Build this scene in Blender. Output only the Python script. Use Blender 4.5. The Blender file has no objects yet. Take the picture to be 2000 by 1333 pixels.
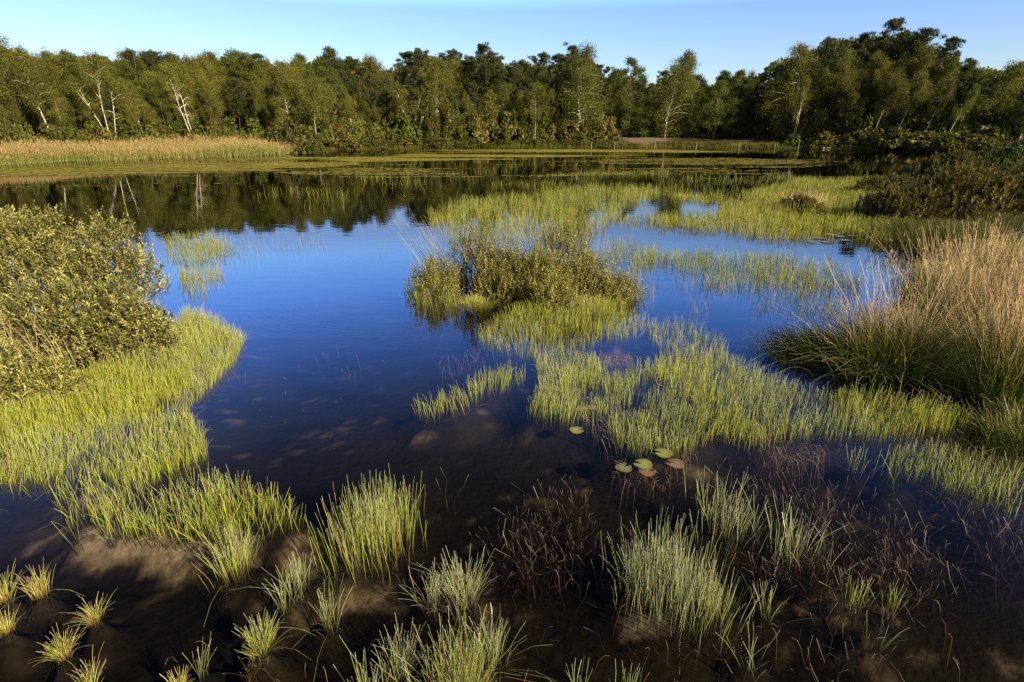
import bpy, math, random
import numpy as np
from math import radians as R, sin, cos, tan, atan, pi
random.seed(7)
rng = np.random.default_rng(7)
S = bpy.context.scene
COL = S.collection

# ------------------------------------------------------------------ camera
F, CX, CY, H0 = 1111.0, 1000.0, 666.5, 2.8
P = atan((CY - 248) / F)
cam = bpy.data.cameras.new("camera"); cam.lens = 20; cam.sensor_width = 36
cam.clip_start = 0.05; cam.clip_end = 6000
camo = bpy.data.objects.new("camera", cam); COL.objects.link(camo)
camo.location = (0, 0, H0); camo.rotation_euler = (pi / 2 - P, 0, 0)
S.camera = camo

# ------------------------------------------------------------------ sky, sun, exposure
SUN_AZ, SUN_EL = R(131), R(26)          # azimuth clockwise from +Y (the view direction)
W = bpy.data.worlds.new("World"); S.world = W; W.use_nodes = True
nt = W.node_tree; nt.nodes.clear()
o = nt.nodes.new("ShaderNodeOutputWorld"); bg = nt.nodes.new("ShaderNodeBackground")
sky = nt.nodes.new("ShaderNodeTexSky"); sky.sky_type = 'NISHITA'; sky.sun_disc = False
sky.sun_elevation = SUN_EL; sky.sun_rotation = SUN_AZ
sky.air_density = 1.0; sky.dust_density = 0.3; sky.ozone_density = 3.0
tc = nt.nodes.new("ShaderNodeTexCoord"); sx = nt.nodes.new("ShaderNodeSeparateXYZ")
rp = nt.nodes.new("ShaderNodeValToRGB"); mx = nt.nodes.new("ShaderNodeMix"); mx.data_type = 'RGBA'; mx.blend_type = 'MULTIPLY'
mx.inputs[0].default_value = 1
els = rp.color_ramp.elements
els[0].position = 0.0; els[0].color = (.84, .85, 0.88, 1)
els[1].position = 1.0; els[1].color = (0.05, 0.06, 0.10, 1)
for p_, c_ in ((0.09, (.78, .80, .90)), (0.165, (0.74, 0.79, 1.08)), (0.20, (1.05, 1.40, 1.95)), (0.27, (0.92, 1.45, 2.65)), (0.35, (0.66, 1.12, 2.3)), (0.43, (0.46, 0.72, 1.3)), (0.50, (0.36, 0.36, 0.58)), (0.60, (0.16, 0.15, 0.18))):
    e = els.new(p_); e.color = (*c_, 1)
nt.links.new(tc.outputs['Generated'], sx.inputs[0]); nt.links.new(sx.outputs['Z'], rp.inputs[0])
bk = nt.nodes.new("ShaderNodeMapRange"); bk.inputs[1].default_value = .10; bk.inputs[2].default_value = -.25
mb_ = nt.nodes.new("ShaderNodeMix"); mb_.data_type = 'RGBA'; mb_.inputs[7].default_value = (.75, .62, .46, 1)   # the sunny half of the sky is paler
nt.links.new(sx.outputs['Y'], bk.inputs[0]); nt.links.new(bk.outputs[0], mb_.inputs[0]); nt.links.new(rp.outputs[0], mb_.inputs[6])
nt.links.new(sky.outputs[0], mx.inputs[6]); nt.links.new(mb_.outputs[2], mx.inputs[7])
nt.links.new(mx.outputs[2], bg.inputs[0]); nt.links.new(bg.outputs[0], o.inputs[0])
bg.inputs[1].default_value = 0.12
sl = bpy.data.lights.new("sun", 'SUN'); sl.energy = 5.0; sl.angle = R(0.5); sl.color = (1.0, 0.87, 0.66)
so = bpy.data.objects.new("sun", sl); COL.objects.link(so)
so.rotation_euler = (pi / 2 - SUN_EL, 0, pi - SUN_AZ)
so.location = (40, -40, 60)
S.view_settings.view_transform = 'Standard'; S.view_settings.look = 'None'
S.view_settings.exposure = 0.72; S.view_settings.gamma = 1
S.cycles.max_bounces = 6; S.cycles.diffuse_bounces = 2; S.cycles.glossy_bounces = 3
S.cycles.transmission_bounces = 3; S.cycles.transparent_max_bounces = 8
S.cycles.caustics_reflective = False; S.cycles.caustics_refractive = False
S.cycles.use_denoising = False

# ------------------------------------------------------------------ photo <-> ground
def gp(px, py, z=0.0):
    a, b = (px - CX) / F, (CY - py) / F
    d = np.array([a, cos(P) + b * sin(P), -sin(P) + b * cos(P)])
    t = (z - H0) / d[2]
    return np.array([d[0] * t, d[1] * t, z])
def gxy(l): return np.array([gp(a, b)[:2] for a, b in l])
def zat(Y, py):
    s = (CY - py) / F
    return H0 + Y * (s * cos(P) - sin(P)) / (cos(P) + s * sin(P))
def xat(px, Y, z=0.0): return (px - CX) / F * (Y * cos(P) - (z - H0) * sin(P))
def hpx(px, py, h): return zat(gp(px, py)[1], py - h)     # height in metres of a thing h px tall at (px,py)

# ------------------------------------------------------------------ small numpy kit
def unit(v): return v / np.maximum(np.linalg.norm(v, axis=-1, keepdims=True), 1e-9)
def _h(i, j, s): 
    n = np.sin(i * 127.1 + j * 311.7 + s * 74.7) * 43758.5453
    return n - np.floor(n)
def vn(x, y, s=0):
    i, j = np.floor(x), np.floor(y); u, v = x - i, y - j
    u, v = u * u * (3 - 2 * u), v * v * (3 - 2 * v)
    return (_h(i, j, s) * (1 - u) + _h(i + 1, j, s) * u) * (1 - v) + (_h(i, j + 1, s) * (1 - u) + _h(i + 1, j + 1, s) * u) * v
def fbm(x, y, s=0): return vn(x, y, s) * .55 + vn(x * 2.1, y * 2.1, s + 1) * .3 + vn(x * 4.3, y * 4.3, s + 2) * .15
def inpoly(x, y, poly):
    c = np.zeros(x.shape, bool); n = len(poly)
    for k in range(n):
        x0, y0 = poly[k]; x1, y1 = poly[k - 1]
        if y0 == y1: continue
        c ^= ((y0 > y) != (y1 > y)) & (x < (x1 - x0) * (y - y0) / (y1 - y0) + x0)
    return c
def sdist(x, y, poly):
    d = np.full(x.shape, 1e9); n = len(poly)
    for k in range(n):
        a = poly[k]; b = poly[k - 1]; e = b - a; L = e @ e + 1e-12
        t = np.clip(((x - a[0]) * e[0] + (y - a[1]) * e[1]) / L, 0, 1)
        d = np.minimum(d, np.hypot(x - a[0] - t * e[0], y - a[1] - t * e[1]))
    return np.where(inpoly(x, y, poly), d, -d)

class MB:
    """collects vertices, quads/tris and two vertex attributes"""
    def __init__(s): s.v, s.f, s.r, s.t, s.n = [], [], [], [], 0
    def add(s, v, f, r=0.5, t=0.5):
        v = np.asarray(v, float).reshape(-1, 3); f = np.asarray(f, int)
        s.v.append(v); s.f.append(f + s.n)
        s.r.append(np.broadcast_to(np.asarray(r, float), (len(v),))); s.t.append(np.broadcast_to(np.asarray(t, float), (len(v),)))
        s.n += len(v)
    def mesh(s, name, mat, smooth=False):
        m = bpy.data.meshes.new(name)
        V = np.concatenate(s.v); m.vertices.add(len(V)); m.vertices.foreach_set('co', V.ravel())
        loops = np.concatenate([f.ravel() for f in s.f]); tot = np.concatenate([np.full(len(f), f.shape[1]) for f in s.f])
        m.loops.add(len(loops)); m.loops.foreach_set('vertex_index', loops.astype(np.int32))
        m.polygons.add(len(tot)); m.polygons.foreach_set('loop_start', np.concatenate([[0], np.cumsum(tot)[:-1]]).astype(np.int32))
        m.polygons.foreach_set('loop_total', tot.astype(np.int32))
        m.polygons.foreach_set('use_smooth', np.full(len(tot), smooth))
        for nm, a in (('rnd', s.r), ('t', s.t)):
            at = m.attributes.new(nm, 'FLOAT', 'POINT'); at.data.foreach_set('value', np.concatenate(a).astype(np.float32))
        m.update(calc_edges=True); m.materials.append(mat)
        return m
def obj(name, mb, mat, parent=None, smooth=False):
    m = mb.mesh(name, mat, smooth) if isinstance(mb, MB) else mb
    ob = bpy.data.objects.new(name, m); COL.objects.link(ob)
    if parent: ob.parent = parent
    return ob
def tag(ob, label=None, cat=None, group=None, kind=None):
    if label: ob['label'] = label
    if cat: ob['category'] = cat
    if group: ob['group'] = group
    if kind: ob['kind'] = kind
    return ob
def empty(name, loc, rot=(0, 0, 0), sc=1.0):
    e = bpy.data.objects.new(name, None); COL.objects.link(e)
    e.location = loc; e.rotation_euler = rot
    e.scale = sc if hasattr(sc, '__len__') else (sc,) * 3
    e.empty_display_size = 0.2
    return e

def tube(mb, pts, rad, sides=6, r=0.5):
    pts = np.asarray(pts, float); K = len(pts); rad = np.broadcast_to(np.asarray(rad, float), (K,))
    tan_ = unit(np.gradient(pts, axis=0))
    ref = np.array([1.0, 0, 0]) if abs(tan_[0][0]) < .9 else np.array([0, 1.0, 0])
    a = unit(np.cross(tan_, ref)); b = np.cross(tan_, a)
    th = np.arange(sides) * 2 * pi / sides
    v = pts[:, None] + rad[:, None, None] * (np.cos(th)[None, :, None] * a[:, None] + np.sin(th)[None, :, None] * b[:, None])
    i = np.arange(K - 1)[:, None] * sides; j = np.arange(sides)[None]; j2 = (j + 1) % sides
    f = np.stack([i + j, i + j2, i + sides + j2, i + sides + j], -1).reshape(-1, 4)
    mb.add(v, f, r, np.repeat(np.linspace(0, 1, K), sides))
    c = (K - 1) * sides
    mb.add(np.concatenate([v[0], v[-1]]), np.array([list(range(sides))[::-1], list(range(sides, 2 * sides))]), r, 1)
def stems(mb, base, h, lean, rad, seg=3, sides=3, pw=1.7, taper=.55, rnd=None, tk=1.0, kink=0.0):
    """many thin stalks: base (N,3), height (N,), lean (N,2) horizontal travel of the tip, radius (N,)"""
    N = len(base)
    if N == 0: return
    h = np.broadcast_to(h, (N,)); rad = np.broadcast_to(rad, (N,))
    rnd = rng.random(N) if rnd is None else np.broadcast_to(rnd, (N,))
    tt = np.linspace(0, 1, seg + 1)
    c = np.zeros((N, seg + 1, 3))
    c[..., :2] = base[:, None, :2] + lean[:, None, :] * (tt ** pw)[None, :, None]
    drop = np.linalg.norm(lean, axis=1) ** 2 / np.maximum(h, 1e-3) * .35
    c[..., 2] = base[:, None, 2] + h[:, None] * tt[None] - drop[:, None] * (tt ** 3)[None]
    if kink: c[:, 1:, :2] += rng.normal(0, kink, (N, seg, 2)) * h[:, None, None]
    th0 = rng.random(N) * 6.28; th = th0[:, None] + np.arange(sides)[None] * 2 * pi / sides
    ring = np.stack([np.cos(th), np.sin(th), np.zeros_like(th)], -1)
    rr = rad[:, None] * (1 - taper * tt[None])
    v = c[:, :, None, :] + rr[:, :, None, None] * ring[:, None]
    i = (np.arange(N) * (seg + 1) * sides)[:, None, None]; k = (np.arange(seg) * sides)[None, :, None]; j = np.arange(sides)[None, None]
    j2 = (j + 1) % sides
    f = np.stack([i + k + j, i + k + j2, i + k + sides + j2, i + k + sides + j], -1).reshape(-1, 4)
    mb.add(v, f, np.repeat(rnd, (seg + 1) * sides), np.tile(np.repeat(tt * tk, sides), N))
def leaves(mb, pos, d, n, L, Wd, rnd=None, fold=.25):
    """leaf-shaped quads: foot pos, direction d, normal n"""
    N = len(pos); d = unit(d); s = unit(np.cross(d, n)); n = np.cross(s, d)
    L = np.broadcast_to(L, (N,))[:, None]; Wd = np.broadcast_to(Wd, (N,))[:, None]
    rnd = rng.random(N) if rnd is None else np.broadcast_to(rnd, (N,))
    m = pos + d * L * .5 + n * Wd * fold
    v = np.stack([pos, m + s * Wd * .5, pos + d * L, m - s * Wd * .5], 1)
    mb.add(v, np.arange(4 * N).reshape(N, 4), np.repeat(rnd, 4), np.tile([0, .5, 1, .5], N))
def rdir(N): return unit(rng.normal(size=(N, 3)))

# ------------------------------------------------------------------ materials
def newmat(name):
    m = bpy.data.materials.new(name); m.use_nodes = True; n = m.node_tree; n.nodes.clear()
    out = n.nodes.new("ShaderNodeOutputMaterial"); return m, n, out
def N(n, t, **kw):
    x = n.nodes.new(t)
    for k, v in kw.items(): setattr(x, k, v)
    return x
def ramp(n, stops, src=None, interp='LINEAR'):
    r = n.nodes.new("ShaderNodeValToRGB"); r.color_ramp.interpolation = interp
    e = r.color_ramp.elements
    while len(e) < len(stops): e.new(0.5)
    for q, (p, c) in zip(e, stops): q.position = p; q.color = (*c, 1) if len(c) == 3 else c
    if src is not None: n.links.new(src, r.inputs[0])
    return r.outputs[0]
def attr(n, nm): a = n.nodes.new("ShaderNodeAttribute"); a.attribute_name = nm; return a.outputs['Fac']
def mixc(n, fac, a, b, bt='MIX'):
    m = n.nodes.new("ShaderNodeMix"); m.data_type = 'RGBA'; m.blend_type = bt
    for s_, i in ((fac, 0), (a, 6), (b, 7)):
        if hasattr(s_, 'node'): n.links.new(s_, m.inputs[i])
        else: m.inputs[i].default_value = s_ if i == 0 else (*s_, 1)
    return m.outputs[2]
def noise(n, scale, detail=4, vec=None, stretch=None):
    t = n.nodes.new("ShaderNodeTexNoise"); t.inputs['Scale'].default_value = scale; t.inputs['Detail'].default_value = detail
    if vec is None: vec = n.nodes.new("ShaderNodeTexCoord").outputs['Object']
    if stretch:
        mp = n.nodes.new("ShaderNodeMapping"); mp.inputs['Scale'].default_value = stretch
        n.links.new(vec, mp.inputs[0]); vec = mp.outputs[0]
    n.links.new(vec, t.inputs['Vector']); return t.outputs['Fac']
def surf(n, out, col, rough=.6, spec=.4, transl=0.0, bump=None, bstr=.3):
    b = n.nodes.new("ShaderNodeBsdfPrincipled"); b.inputs['Roughness'].default_value = rough
    b.inputs['Specular IOR Level'].default_value = spec
    if hasattr(col, 'node'): n.links.new(col, b.inputs['Base Color'])
    else: b.inputs['Base Color'].default_value = (*col, 1)
    if bump is not None:
        bp = n.nodes.new("ShaderNodeBump"); bp.inputs['Strength'].default_value = bstr; bp.inputs['Distance'].default_value = .05
        n.links.new(bump, bp.inputs['Height']); n.links.new(bp.outputs[0], b.inputs['Normal'])
    sh = b.outputs[0]
    if transl:
        t = n.nodes.new("ShaderNodeBsdfTranslucent"); ms = n.nodes.new("ShaderNodeMixShader"); ms.inputs[0].default_value = transl
        if hasattr(col, 'node'): n.links.new(col, t.inputs[0])
        else: t.inputs[0].default_value = (*col, 1)
        n.links.new(sh, ms.inputs[1]); n.links.new(t.outputs[0], ms.inputs[2]); sh = ms.outputs[0]
    n.links.new(sh, out.inputs[0])
def leafmat(name, stops, rough=.5, spec=.35, transl=.3, perobj=.5):
    m, n, out = newmat(name)
    c = ramp(n, stops, attr(n, 'rnd'))
    if perobj:
        oi = n.nodes.new("ShaderNodeObjectInfo")
        hs = n.nodes.new("ShaderNodeHueSaturation")
        mr = n.nodes.new("ShaderNodeMapRange"); mr.inputs[3].default_value = .5 - .035 * perobj; mr.inputs[4].default_value = .5 + .035 * perobj
        mv = n.nodes.new("ShaderNodeMapRange"); mv.inputs[3].default_value = 1 - .45 * perobj; mv.inputs[4].default_value = 1 + .45 * perobj
        f2 = n.nodes.new("ShaderNodeMath"); f2.operation = 'FRACT'; m2 = n.nodes.new("ShaderNodeMath"); m2.operation = 'MULTIPLY'; m2.inputs[1].default_value = 7.31
        n.links.new(oi.outputs['Random'], mr.inputs[0]); n.links.new(oi.outputs['Random'], m2.inputs[0]); n.links.new(m2.outputs[0], f2.inputs[0]); n.links.new(f2.outputs[0], mv.inputs[0])
        n.links.new(mr.outputs[0], hs.inputs['Hue']); n.links.new(mv.outputs[0], hs.inputs['Value']); n.links.new(c, hs.inputs['Color']); c = hs.outputs[0]
    surf(n, out, c, rough, spec, transl); return m
def stemmat(name, stops, tips=None, foot=None, rough=.4, spec=.5, transl=0.0):
    m, n, out = newmat(name)
    c = ramp(n, stops, attr(n, 'rnd')); t = attr(n, 't')
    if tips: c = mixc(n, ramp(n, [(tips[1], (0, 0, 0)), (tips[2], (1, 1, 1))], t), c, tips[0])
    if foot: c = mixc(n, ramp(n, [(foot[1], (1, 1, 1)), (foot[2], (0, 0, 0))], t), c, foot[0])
    surf(n, out, c, rough, spec, transl); return m

M_birch = leafmat("birch_leaf", [(0, (.085, .095, .014)), (.5, (.155, .158, .020)), (.85, (.215, .195, .026)), (1, (.29, .215, .03))], .55, .2, .35, .5)
M_broad = leafmat("broad_leaf", [(0, (.062, .082, .014)), (.6, (.115, .132, .02)), (1, (.19, .19, .03))], .55, .2, .3, .5)
M_pine = leafmat("pine_needle", [(0, (.030, .042, .013)), (.6, (.058, .070, .018)), (1, (.11, .11, .026))], .6, .2, .1, .6)
M_shrub = leafmat("shore_leaf", [(0, (.06, .07, .012)), (.6, (.12, .115, .018)), (1, (.22, .16, .025))], .5, .3, .25, .7)
M_dkshrub = leafmat("dark_leaf", [(0, (.05, .058, .011)), (.5, (.11, .11, .018)), (.85, (.21, .17, .03)), (1, (.38, .27, .05))], .5, .25, .3, .5)
M_myrtle = leafmat("myrtle_leaf", [(0, (.09, .105, .022)), (.35, (.24, .245, .055)), (.7, (.50, .47, .13)), (1, (.74, .63, .20))], .45, .3, .35, 0)
M_isle = leafmat("island_leaf", [(0, (.15, .18, .03)), (.35, (.36, .37, .07)), (.7, (.62, .58, .16)), (1, (.80, .62, .18))], .5, .25, .42, .12)
M_alder = leafmat("alder_leaf", [(0, (.03, .06, .01)), (.6, (.06, .11, .015)), (1, (.12, .17, .03))], .4, .4, .3, .2)
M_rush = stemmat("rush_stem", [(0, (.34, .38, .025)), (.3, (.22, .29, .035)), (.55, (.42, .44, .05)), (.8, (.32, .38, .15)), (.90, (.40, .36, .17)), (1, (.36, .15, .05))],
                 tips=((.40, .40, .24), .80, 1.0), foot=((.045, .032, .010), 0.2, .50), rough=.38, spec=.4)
M_rushy = stemmat("rush_yellow", [(0, (.40, .44, .018)), (.4, (.28, .36, .02)), (.75, (.48, .48, .03)), (.90, (.44, .38, .12)), (1, (.46, .18, .04))],
                  tips=((.40, .38, .16), .82, 1.0), foot=((.06, .042, .010), 0.2, .48), rough=.4, spec=.35)
M_rushyf = stemmat("rush_far_gold", [(0, (.29, .30, .025)), (.4, (.21, .25, .025)), (.75, (.36, .34, .045)), (1, (.40, .25, .06))], rough=.6, spec=.2)
M_rushf = stemmat("rush_far", [(0, (.17, .20, .03)), (.4, (.27, .28, .05)), (.75, (.22, .26, .07)), (.95, (.33, .31, .11)), (1, (.30, .17, .05))], rough=.6, spec=.2)
M_rushg = stemmat("rush_grey", [(0, (.34, .38, .05)), (.35, (.40, .44, .16)), (.75, (.34, .40, .20)), (.95, (.48, .48, .30)), (1, (.40, .18, .07))],
                  tips=((.46, .45, .32), .8, 1.0), foot=((.04, .028, .010), 0.15, .45), rough=.3, spec=.7)
M_dkrush = stemmat("rush_dark", [(0, (.055, .07, .011)), (.6, (.10, .11, .018)), (1, (.20, .17, .04))], rough=.6, spec=.12)
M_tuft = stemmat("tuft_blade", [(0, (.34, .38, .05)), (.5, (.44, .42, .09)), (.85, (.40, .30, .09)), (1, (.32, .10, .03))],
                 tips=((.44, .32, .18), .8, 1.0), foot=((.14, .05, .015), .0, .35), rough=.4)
M_red = stemmat("red_sprig", [(0, (.030, .011, .005)), (.6, (.055, .022, .009)), (1, (.10, .055, .022))], tips=((.34, .28, .17), .86, 1.0), rough=.4)
M_straw = stemmat("straw_stalk", [(0, (.62, .45, .19)), (.5, (.80, .62, .33)), (.85, (.64, .42, .17)), (1, (.46, .20, .08))], tips=((.70, .48, .24), .75, 1), foot=((.15, .16, .028), .2, .62), rough=.55, spec=.15)
M_tgreen = stemmat("tussock_blade", [(0, (.055, .095, .010)), (.5, (.11, .16, .016)), (.85, (.20, .22, .03)), (1, (.36, .29, .09))], tips=((.46, .34, .11), .72, 1), rough=.4, spec=.4)
M_reed = stemmat("reed_stalk", [(0, (.20, .22, .04)), (.5, (.28, .26, .06)), (.8, (.34, .25, .09)), (1, (.34, .20, .08))], tips=((.40, .28, .12), .75, 1), rough=.5, spec=.3)
M_debris = stemmat("dead_stem", [(0, (.16, .09, .045)), (.5, (.28, .17, .09)), (1, (.40, .28, .17))], rough=.5)
M_shoreg = stemmat("shore_grass", [(0, (.07, .09, .014)), (.5, (.14, .14, .022)), (1, (.24, .17, .04))], rough=.7, spec=.1)
M_weed = stemmat("pond_weed", [(0, (.17, .19, .02)), (.5, (.27, .24, .03)), (1, (.42, .27, .045))], rough=.9, spec=.05)

def barkmat(name, pale, dark, lo, hi, sc, st):
    m, n, out = newmat(name)
    nz = noise(n, sc, 5, stretch=st)
    surf(n, out, mixc(n, ramp(n, [(lo, (0, 0, 0)), (hi, (1, 1, 1))], nz), dark, pale), .7, .2, bump=nz, bstr=.4); return m
M_wbark = barkmat("birch_bark", (.68, .60, .49), (.12, .09, .06), .36, .46, 2.2, (1, 1, 5))
M_pale = barkmat("dull_birch_bark", (.40, .33, .25), (.12, .09, .06), .38, .52, 2.2, (1, 1, 5))
M_gbark = barkmat("grey_bark", (.30, .24, .17), (.08, .06, .04), .35, .6, 2.5, (1, 1, 4))
M_pbark = barkmat("pine_bark", (.17, .085, .045), (.06, .04, .028), .35, .6, 3, (2, 2, .6))
M_twig = barkmat("twig_bark", (.17, .10, .06), (.07, .04, .025), .3, .7, 12, (1, 1, .3))
M_wood = barkmat("weathered_wood", (.34, .29, .24), (.24, .19, .15), .3, .7, 9, (6, 6, 1))
M_table = barkmat("table_wood", (.42, .26, .20), (.28, .16, .12), .3, .7, 9, (1, 8, 8))
M_dwood = barkmat("dark_wood", (.05, .037, .026), (.02, .015, .01), .3, .7, 5, (3, 1, 1))

# ------------------------------------------------------------------ terrain and water
shore_px = [(-900, 360), (-300, 338), (0, 323), (150, 316), (300, 309), (450, 306), (560, 302), (600, 295), (640, 293), (800, 291), (1000, 290), (1150, 289.5), (1300, 288.5), (1450, 288.5), (1560, 290), (1700, 293), (1850, 297), (1950, 300), (2300, 310)]
shore = gxy(shore_px)
def yshore(x): return np.interp(x, shore[:, 0], shore[:, 1])
left_bank = gxy([(-700, 900), (-60, 930), (60, 905), (190, 880), (270, 800), (320, 740), (380, 690), (400, 640), (330, 600), (300, 560), (150, 530), (-100, 510), (-700, 480)])
island = gxy([(835, 578), (880, 530), (980, 495), (1110, 490), (1200, 525), (1225, 570), (1150, 598), (1000, 602), (900, 598)])
right_bank = gxy([(2700, 760), (2060, 760), (1930, 700), (1760, 660), (1730, 620), (1790, 560), (1810, 510), (1770, 450), (1700, 420), (1690, 375), (1760, 345), (1830, 318), (1900, 303), (2600, 300)])
marsh = gxy([(1180, 430), (1300, 375), (1560, 340), (1760, 340), (1800, 460), (1500, 470), (1330, 440)])
near_beds = [gxy(l) for l in (
    [(0, 770), (120, 740), (260, 700), (330, 640), (370, 605), (440, 640), (478, 662), (455, 712), (405, 760), (365, 800), (395, 860), (405, 890), (330, 925), (290, 940), (180, 935), (60, 945), (-60, 950), (-120, 800)],
    [(260, 960), (380, 930), (480, 955), (592, 985), (600, 1010), (520, 1040), (440, 1060), (400, 1055), (270, 1040), (210, 1045), (170, 1000)],
    [(60, 930), (250, 930), (300, 980), (180, 1020), (140, 1060), (130, 1000)],
    [(-100, 900), (70, 900), (100, 945), (20, 985), (-100, 990)],
    [(1050, 762), (1100, 735), (1200, 740), (1290, 705), (1400, 695), (1500, 742), (1560, 762), (1700, 782), (1850, 802), (1895, 830), (1850, 848), (1700, 855), (1560, 852), (1480, 868), (1440, 862), (1400, 848), (1345, 880), (1250, 885), (1215, 870), (1180, 840), (1110, 826), (1030, 808)],
    [(1265, 642), (1330, 628), (1410, 668), (1428, 705), (1330, 700), (1275, 675)],
    [(930, 660), (1000, 600), (1100, 585), (1250, 620), (1300, 640), (1250, 655), (1180, 668), (1100, 690), (1030, 700), (960, 680)],
    [(905, 765), (940, 738), (1000, 722), (1028, 738), (1000, 752), (930, 775)],
    [(803, 795), (900, 765), (937, 780), (900, 805), (830, 812)],
    [(1040, 692), (1140, 692), (1185, 720), (1170, 750), (1055, 748)],
    [(1715, 890), (1790, 868), (1880, 890), (2060, 925), (2250, 960), (2250, 1050), (2080, 1020), (2000, 1012), (1900, 975), (1800, 935), (1740, 945)])]     # peat shoals the near rushes stand on
clump_spots = [(450, 1105, 60), (725, 1055, 150), (572, 1140, 60), (552, 1165, 22), (635, 1205, 40), (388, 1287, 20), (905, 1155, 76), (845, 1155, 44), (890, 1330, 130), (775, 1285, 60), (715, 1345, 60), (960, 1255, 60), (1130, 1345, 44), (1225, 1345, 44), (1320, 1165, 200), (1395, 1195, 80), (1240, 1130, 70), (1420, 1020, 110), (1560, 1075, 110), (1678, 1165, 44), (1748, 1178, 48), (1715, 1240, 40), (1475, 1280, 50), (1500, 1175, 44), (1685, 905, 40)]
def terrain(x, y):
    s = y - yshore(x) + (fbm(x * .12, y * .12, 3) - .5) * 5
    far = np.where(s > 0, .04 + np.minimum(s / 15, 1) * .85 + np.clip((s - 15) / 120, 0, 1) * 3.0, np.maximum(s * .05, -.8))
    deep = -.26 - .42 * np.clip((y - 3.0) / 3, 0, 1)
    z = np.maximum(deep, far)
    z = np.maximum(z, np.clip(sdist(x, y, left_bank) * .2, -.9, -.09))
    z = np.maximum(z, np.clip(sdist(x, y, island) * .2, -.9, -.28))
    z = np.maximum(z, np.clip(sdist(x, y, right_bank) * .16, -.9, .16))
    z = np.maximum(z, np.clip(sdist(x, y, marsh) * .1 - .05, -.9, -.16))
    nearm = (y < 11) & (y > 1) & (np.abs(x) < 9)
    if nearm.any():
        xn, yn, zn = x[nearm], y[nearm], z[nearm]
        for p_ in near_beds: zn = np.maximum(zn, np.clip(sdist(xn, yn, p_) * .6 - .16, -.9, -.13))
        for cx_, cy_, cw_ in clump_spots:
            c_ = gp(cx_, cy_); r_ = .6 * cw_ / F * np.hypot(c_[1], H0) + .06
            zn = np.maximum(zn, -.30 + .13 * np.exp(-(((xn - c_[0]) ** 2 + (yn - c_[1] - .3 * r_) ** 2) / r_ ** 2) ** 2))
        z = z.copy(); z[nearm] = zn
    amp = np.where(y < 60, .05, .25)
    return z + (fbm(x * 1.1, y * 1.1, 9) - .5) * amp + (fbm(x * 4, y * 4, 5) - .5) * .02
gy = np.concatenate([np.linspace(-40, -2, 20)[:-1], np.linspace(-2, 14, 200)[:-1], 14 * (2500 / 14) ** np.linspace(0, 1, 190)])
gxh = np.concatenate([np.linspace(0, 9, 110)[:-1], 9 * (2500 / 9) ** np.linspace(0, 1, 110)])
gx = np.concatenate([-gxh[:0:-1], gxh])
GX, GY = np.meshgrid(gx, gy); GZ = terrain(GX, GY)
nx, ny = len(gx), len(gy)
ii, jj = np.meshgrid(np.arange(nx - 1), np.arange(ny - 1)); q = jj * nx + ii
beach = gxy([(1188, 279), (1225, 275.5), (1290, 273.5), (1345, 275.5), (1420, 277), (1420, 279), (1340, 279.5), (1305, 284), (1265, 288)])
beach_s = np.clip(sdist(GX, GY, beach) / 2 + .5 + (fbm(GX * .35, GY * .35, 21) - .5) * 2.4, 0, 1)
sun_patch = np.zeros_like(GX)  # sun patches on the shaded shallow bed, painted in as pale sand
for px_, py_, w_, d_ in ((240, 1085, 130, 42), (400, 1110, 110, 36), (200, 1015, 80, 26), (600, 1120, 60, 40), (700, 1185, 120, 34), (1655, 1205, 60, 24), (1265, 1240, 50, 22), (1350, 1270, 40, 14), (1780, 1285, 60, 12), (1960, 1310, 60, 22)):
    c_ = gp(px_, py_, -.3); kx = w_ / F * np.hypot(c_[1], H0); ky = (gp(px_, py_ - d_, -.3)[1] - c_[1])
    sun_patch = np.maximum(sun_patch, np.exp(-((GX - c_[0]) / kx) ** 2 - ((GY - c_[1]) / ky) ** 2))
bump_ = sun_patch.copy()
sun_patch = np.clip((sun_patch - .35 + (fbm(GX * 6, GY * 6, 77) - .5) * 1.8) * 1.7, 0, 1)
for tx, ty in ((185, 1205), (122, 1275), (78, 1155), (8, 1165), (12, 1225), (178, 1335), (512, 1265), (350, 1345), (490, 1318)):   # hummocks that carry the tufts
    c_ = gp(tx, ty); GZ = np.maximum(GZ, -.30 + .28 * np.exp(-((GX - c_[0]) ** 2 + (GY - c_[1]) ** 2) / .10 ** 2))
GZ = np.where(GY < 4.5, GZ + .02 * bump_ * (.4 + 1.2 * fbm(GX * 3, GY * 3, 31)), GZ)
mb = MB(); mb.add(np.stack([GX, GY, GZ], -1), np.stack([q, q + 1, q + 1 + nx, q + nx], -1).reshape(-1, 4), beach_s.ravel(), sun_patch.ravel())
m, n, out = newmat("ground_soil")
geo = n.nodes.new("ShaderNodeNewGeometry"); sp = n.nodes.new("ShaderNodeSeparateXYZ"); n.links.new(geo.outputs['Position'], sp.inputs[0])
nz = noise(n, 1.3, 8, geo.outputs['Position']); nz2 = noise(n, 14, 9, geo.outputs['Position'])
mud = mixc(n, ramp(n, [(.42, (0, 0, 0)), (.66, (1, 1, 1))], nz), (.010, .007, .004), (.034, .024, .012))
yr = N(n, "ShaderNodeMapRange"); yr.inputs[1].default_value = 3.4; yr.inputs[2].default_value = 5.5; n.links.new(sp.outputs['Y'], yr.inputs[0])  # bed darker towards the camera: peat plus tree shade put into its colour
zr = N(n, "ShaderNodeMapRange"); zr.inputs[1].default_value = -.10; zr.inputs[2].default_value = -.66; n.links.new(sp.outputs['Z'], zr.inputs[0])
yz = N(n, "ShaderNodeMath", operation='MULTIPLY'); n.links.new(yr.outputs[0], yz.inputs[0]); n.links.new(zr.outputs[0], yz.inputs[1])
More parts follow.
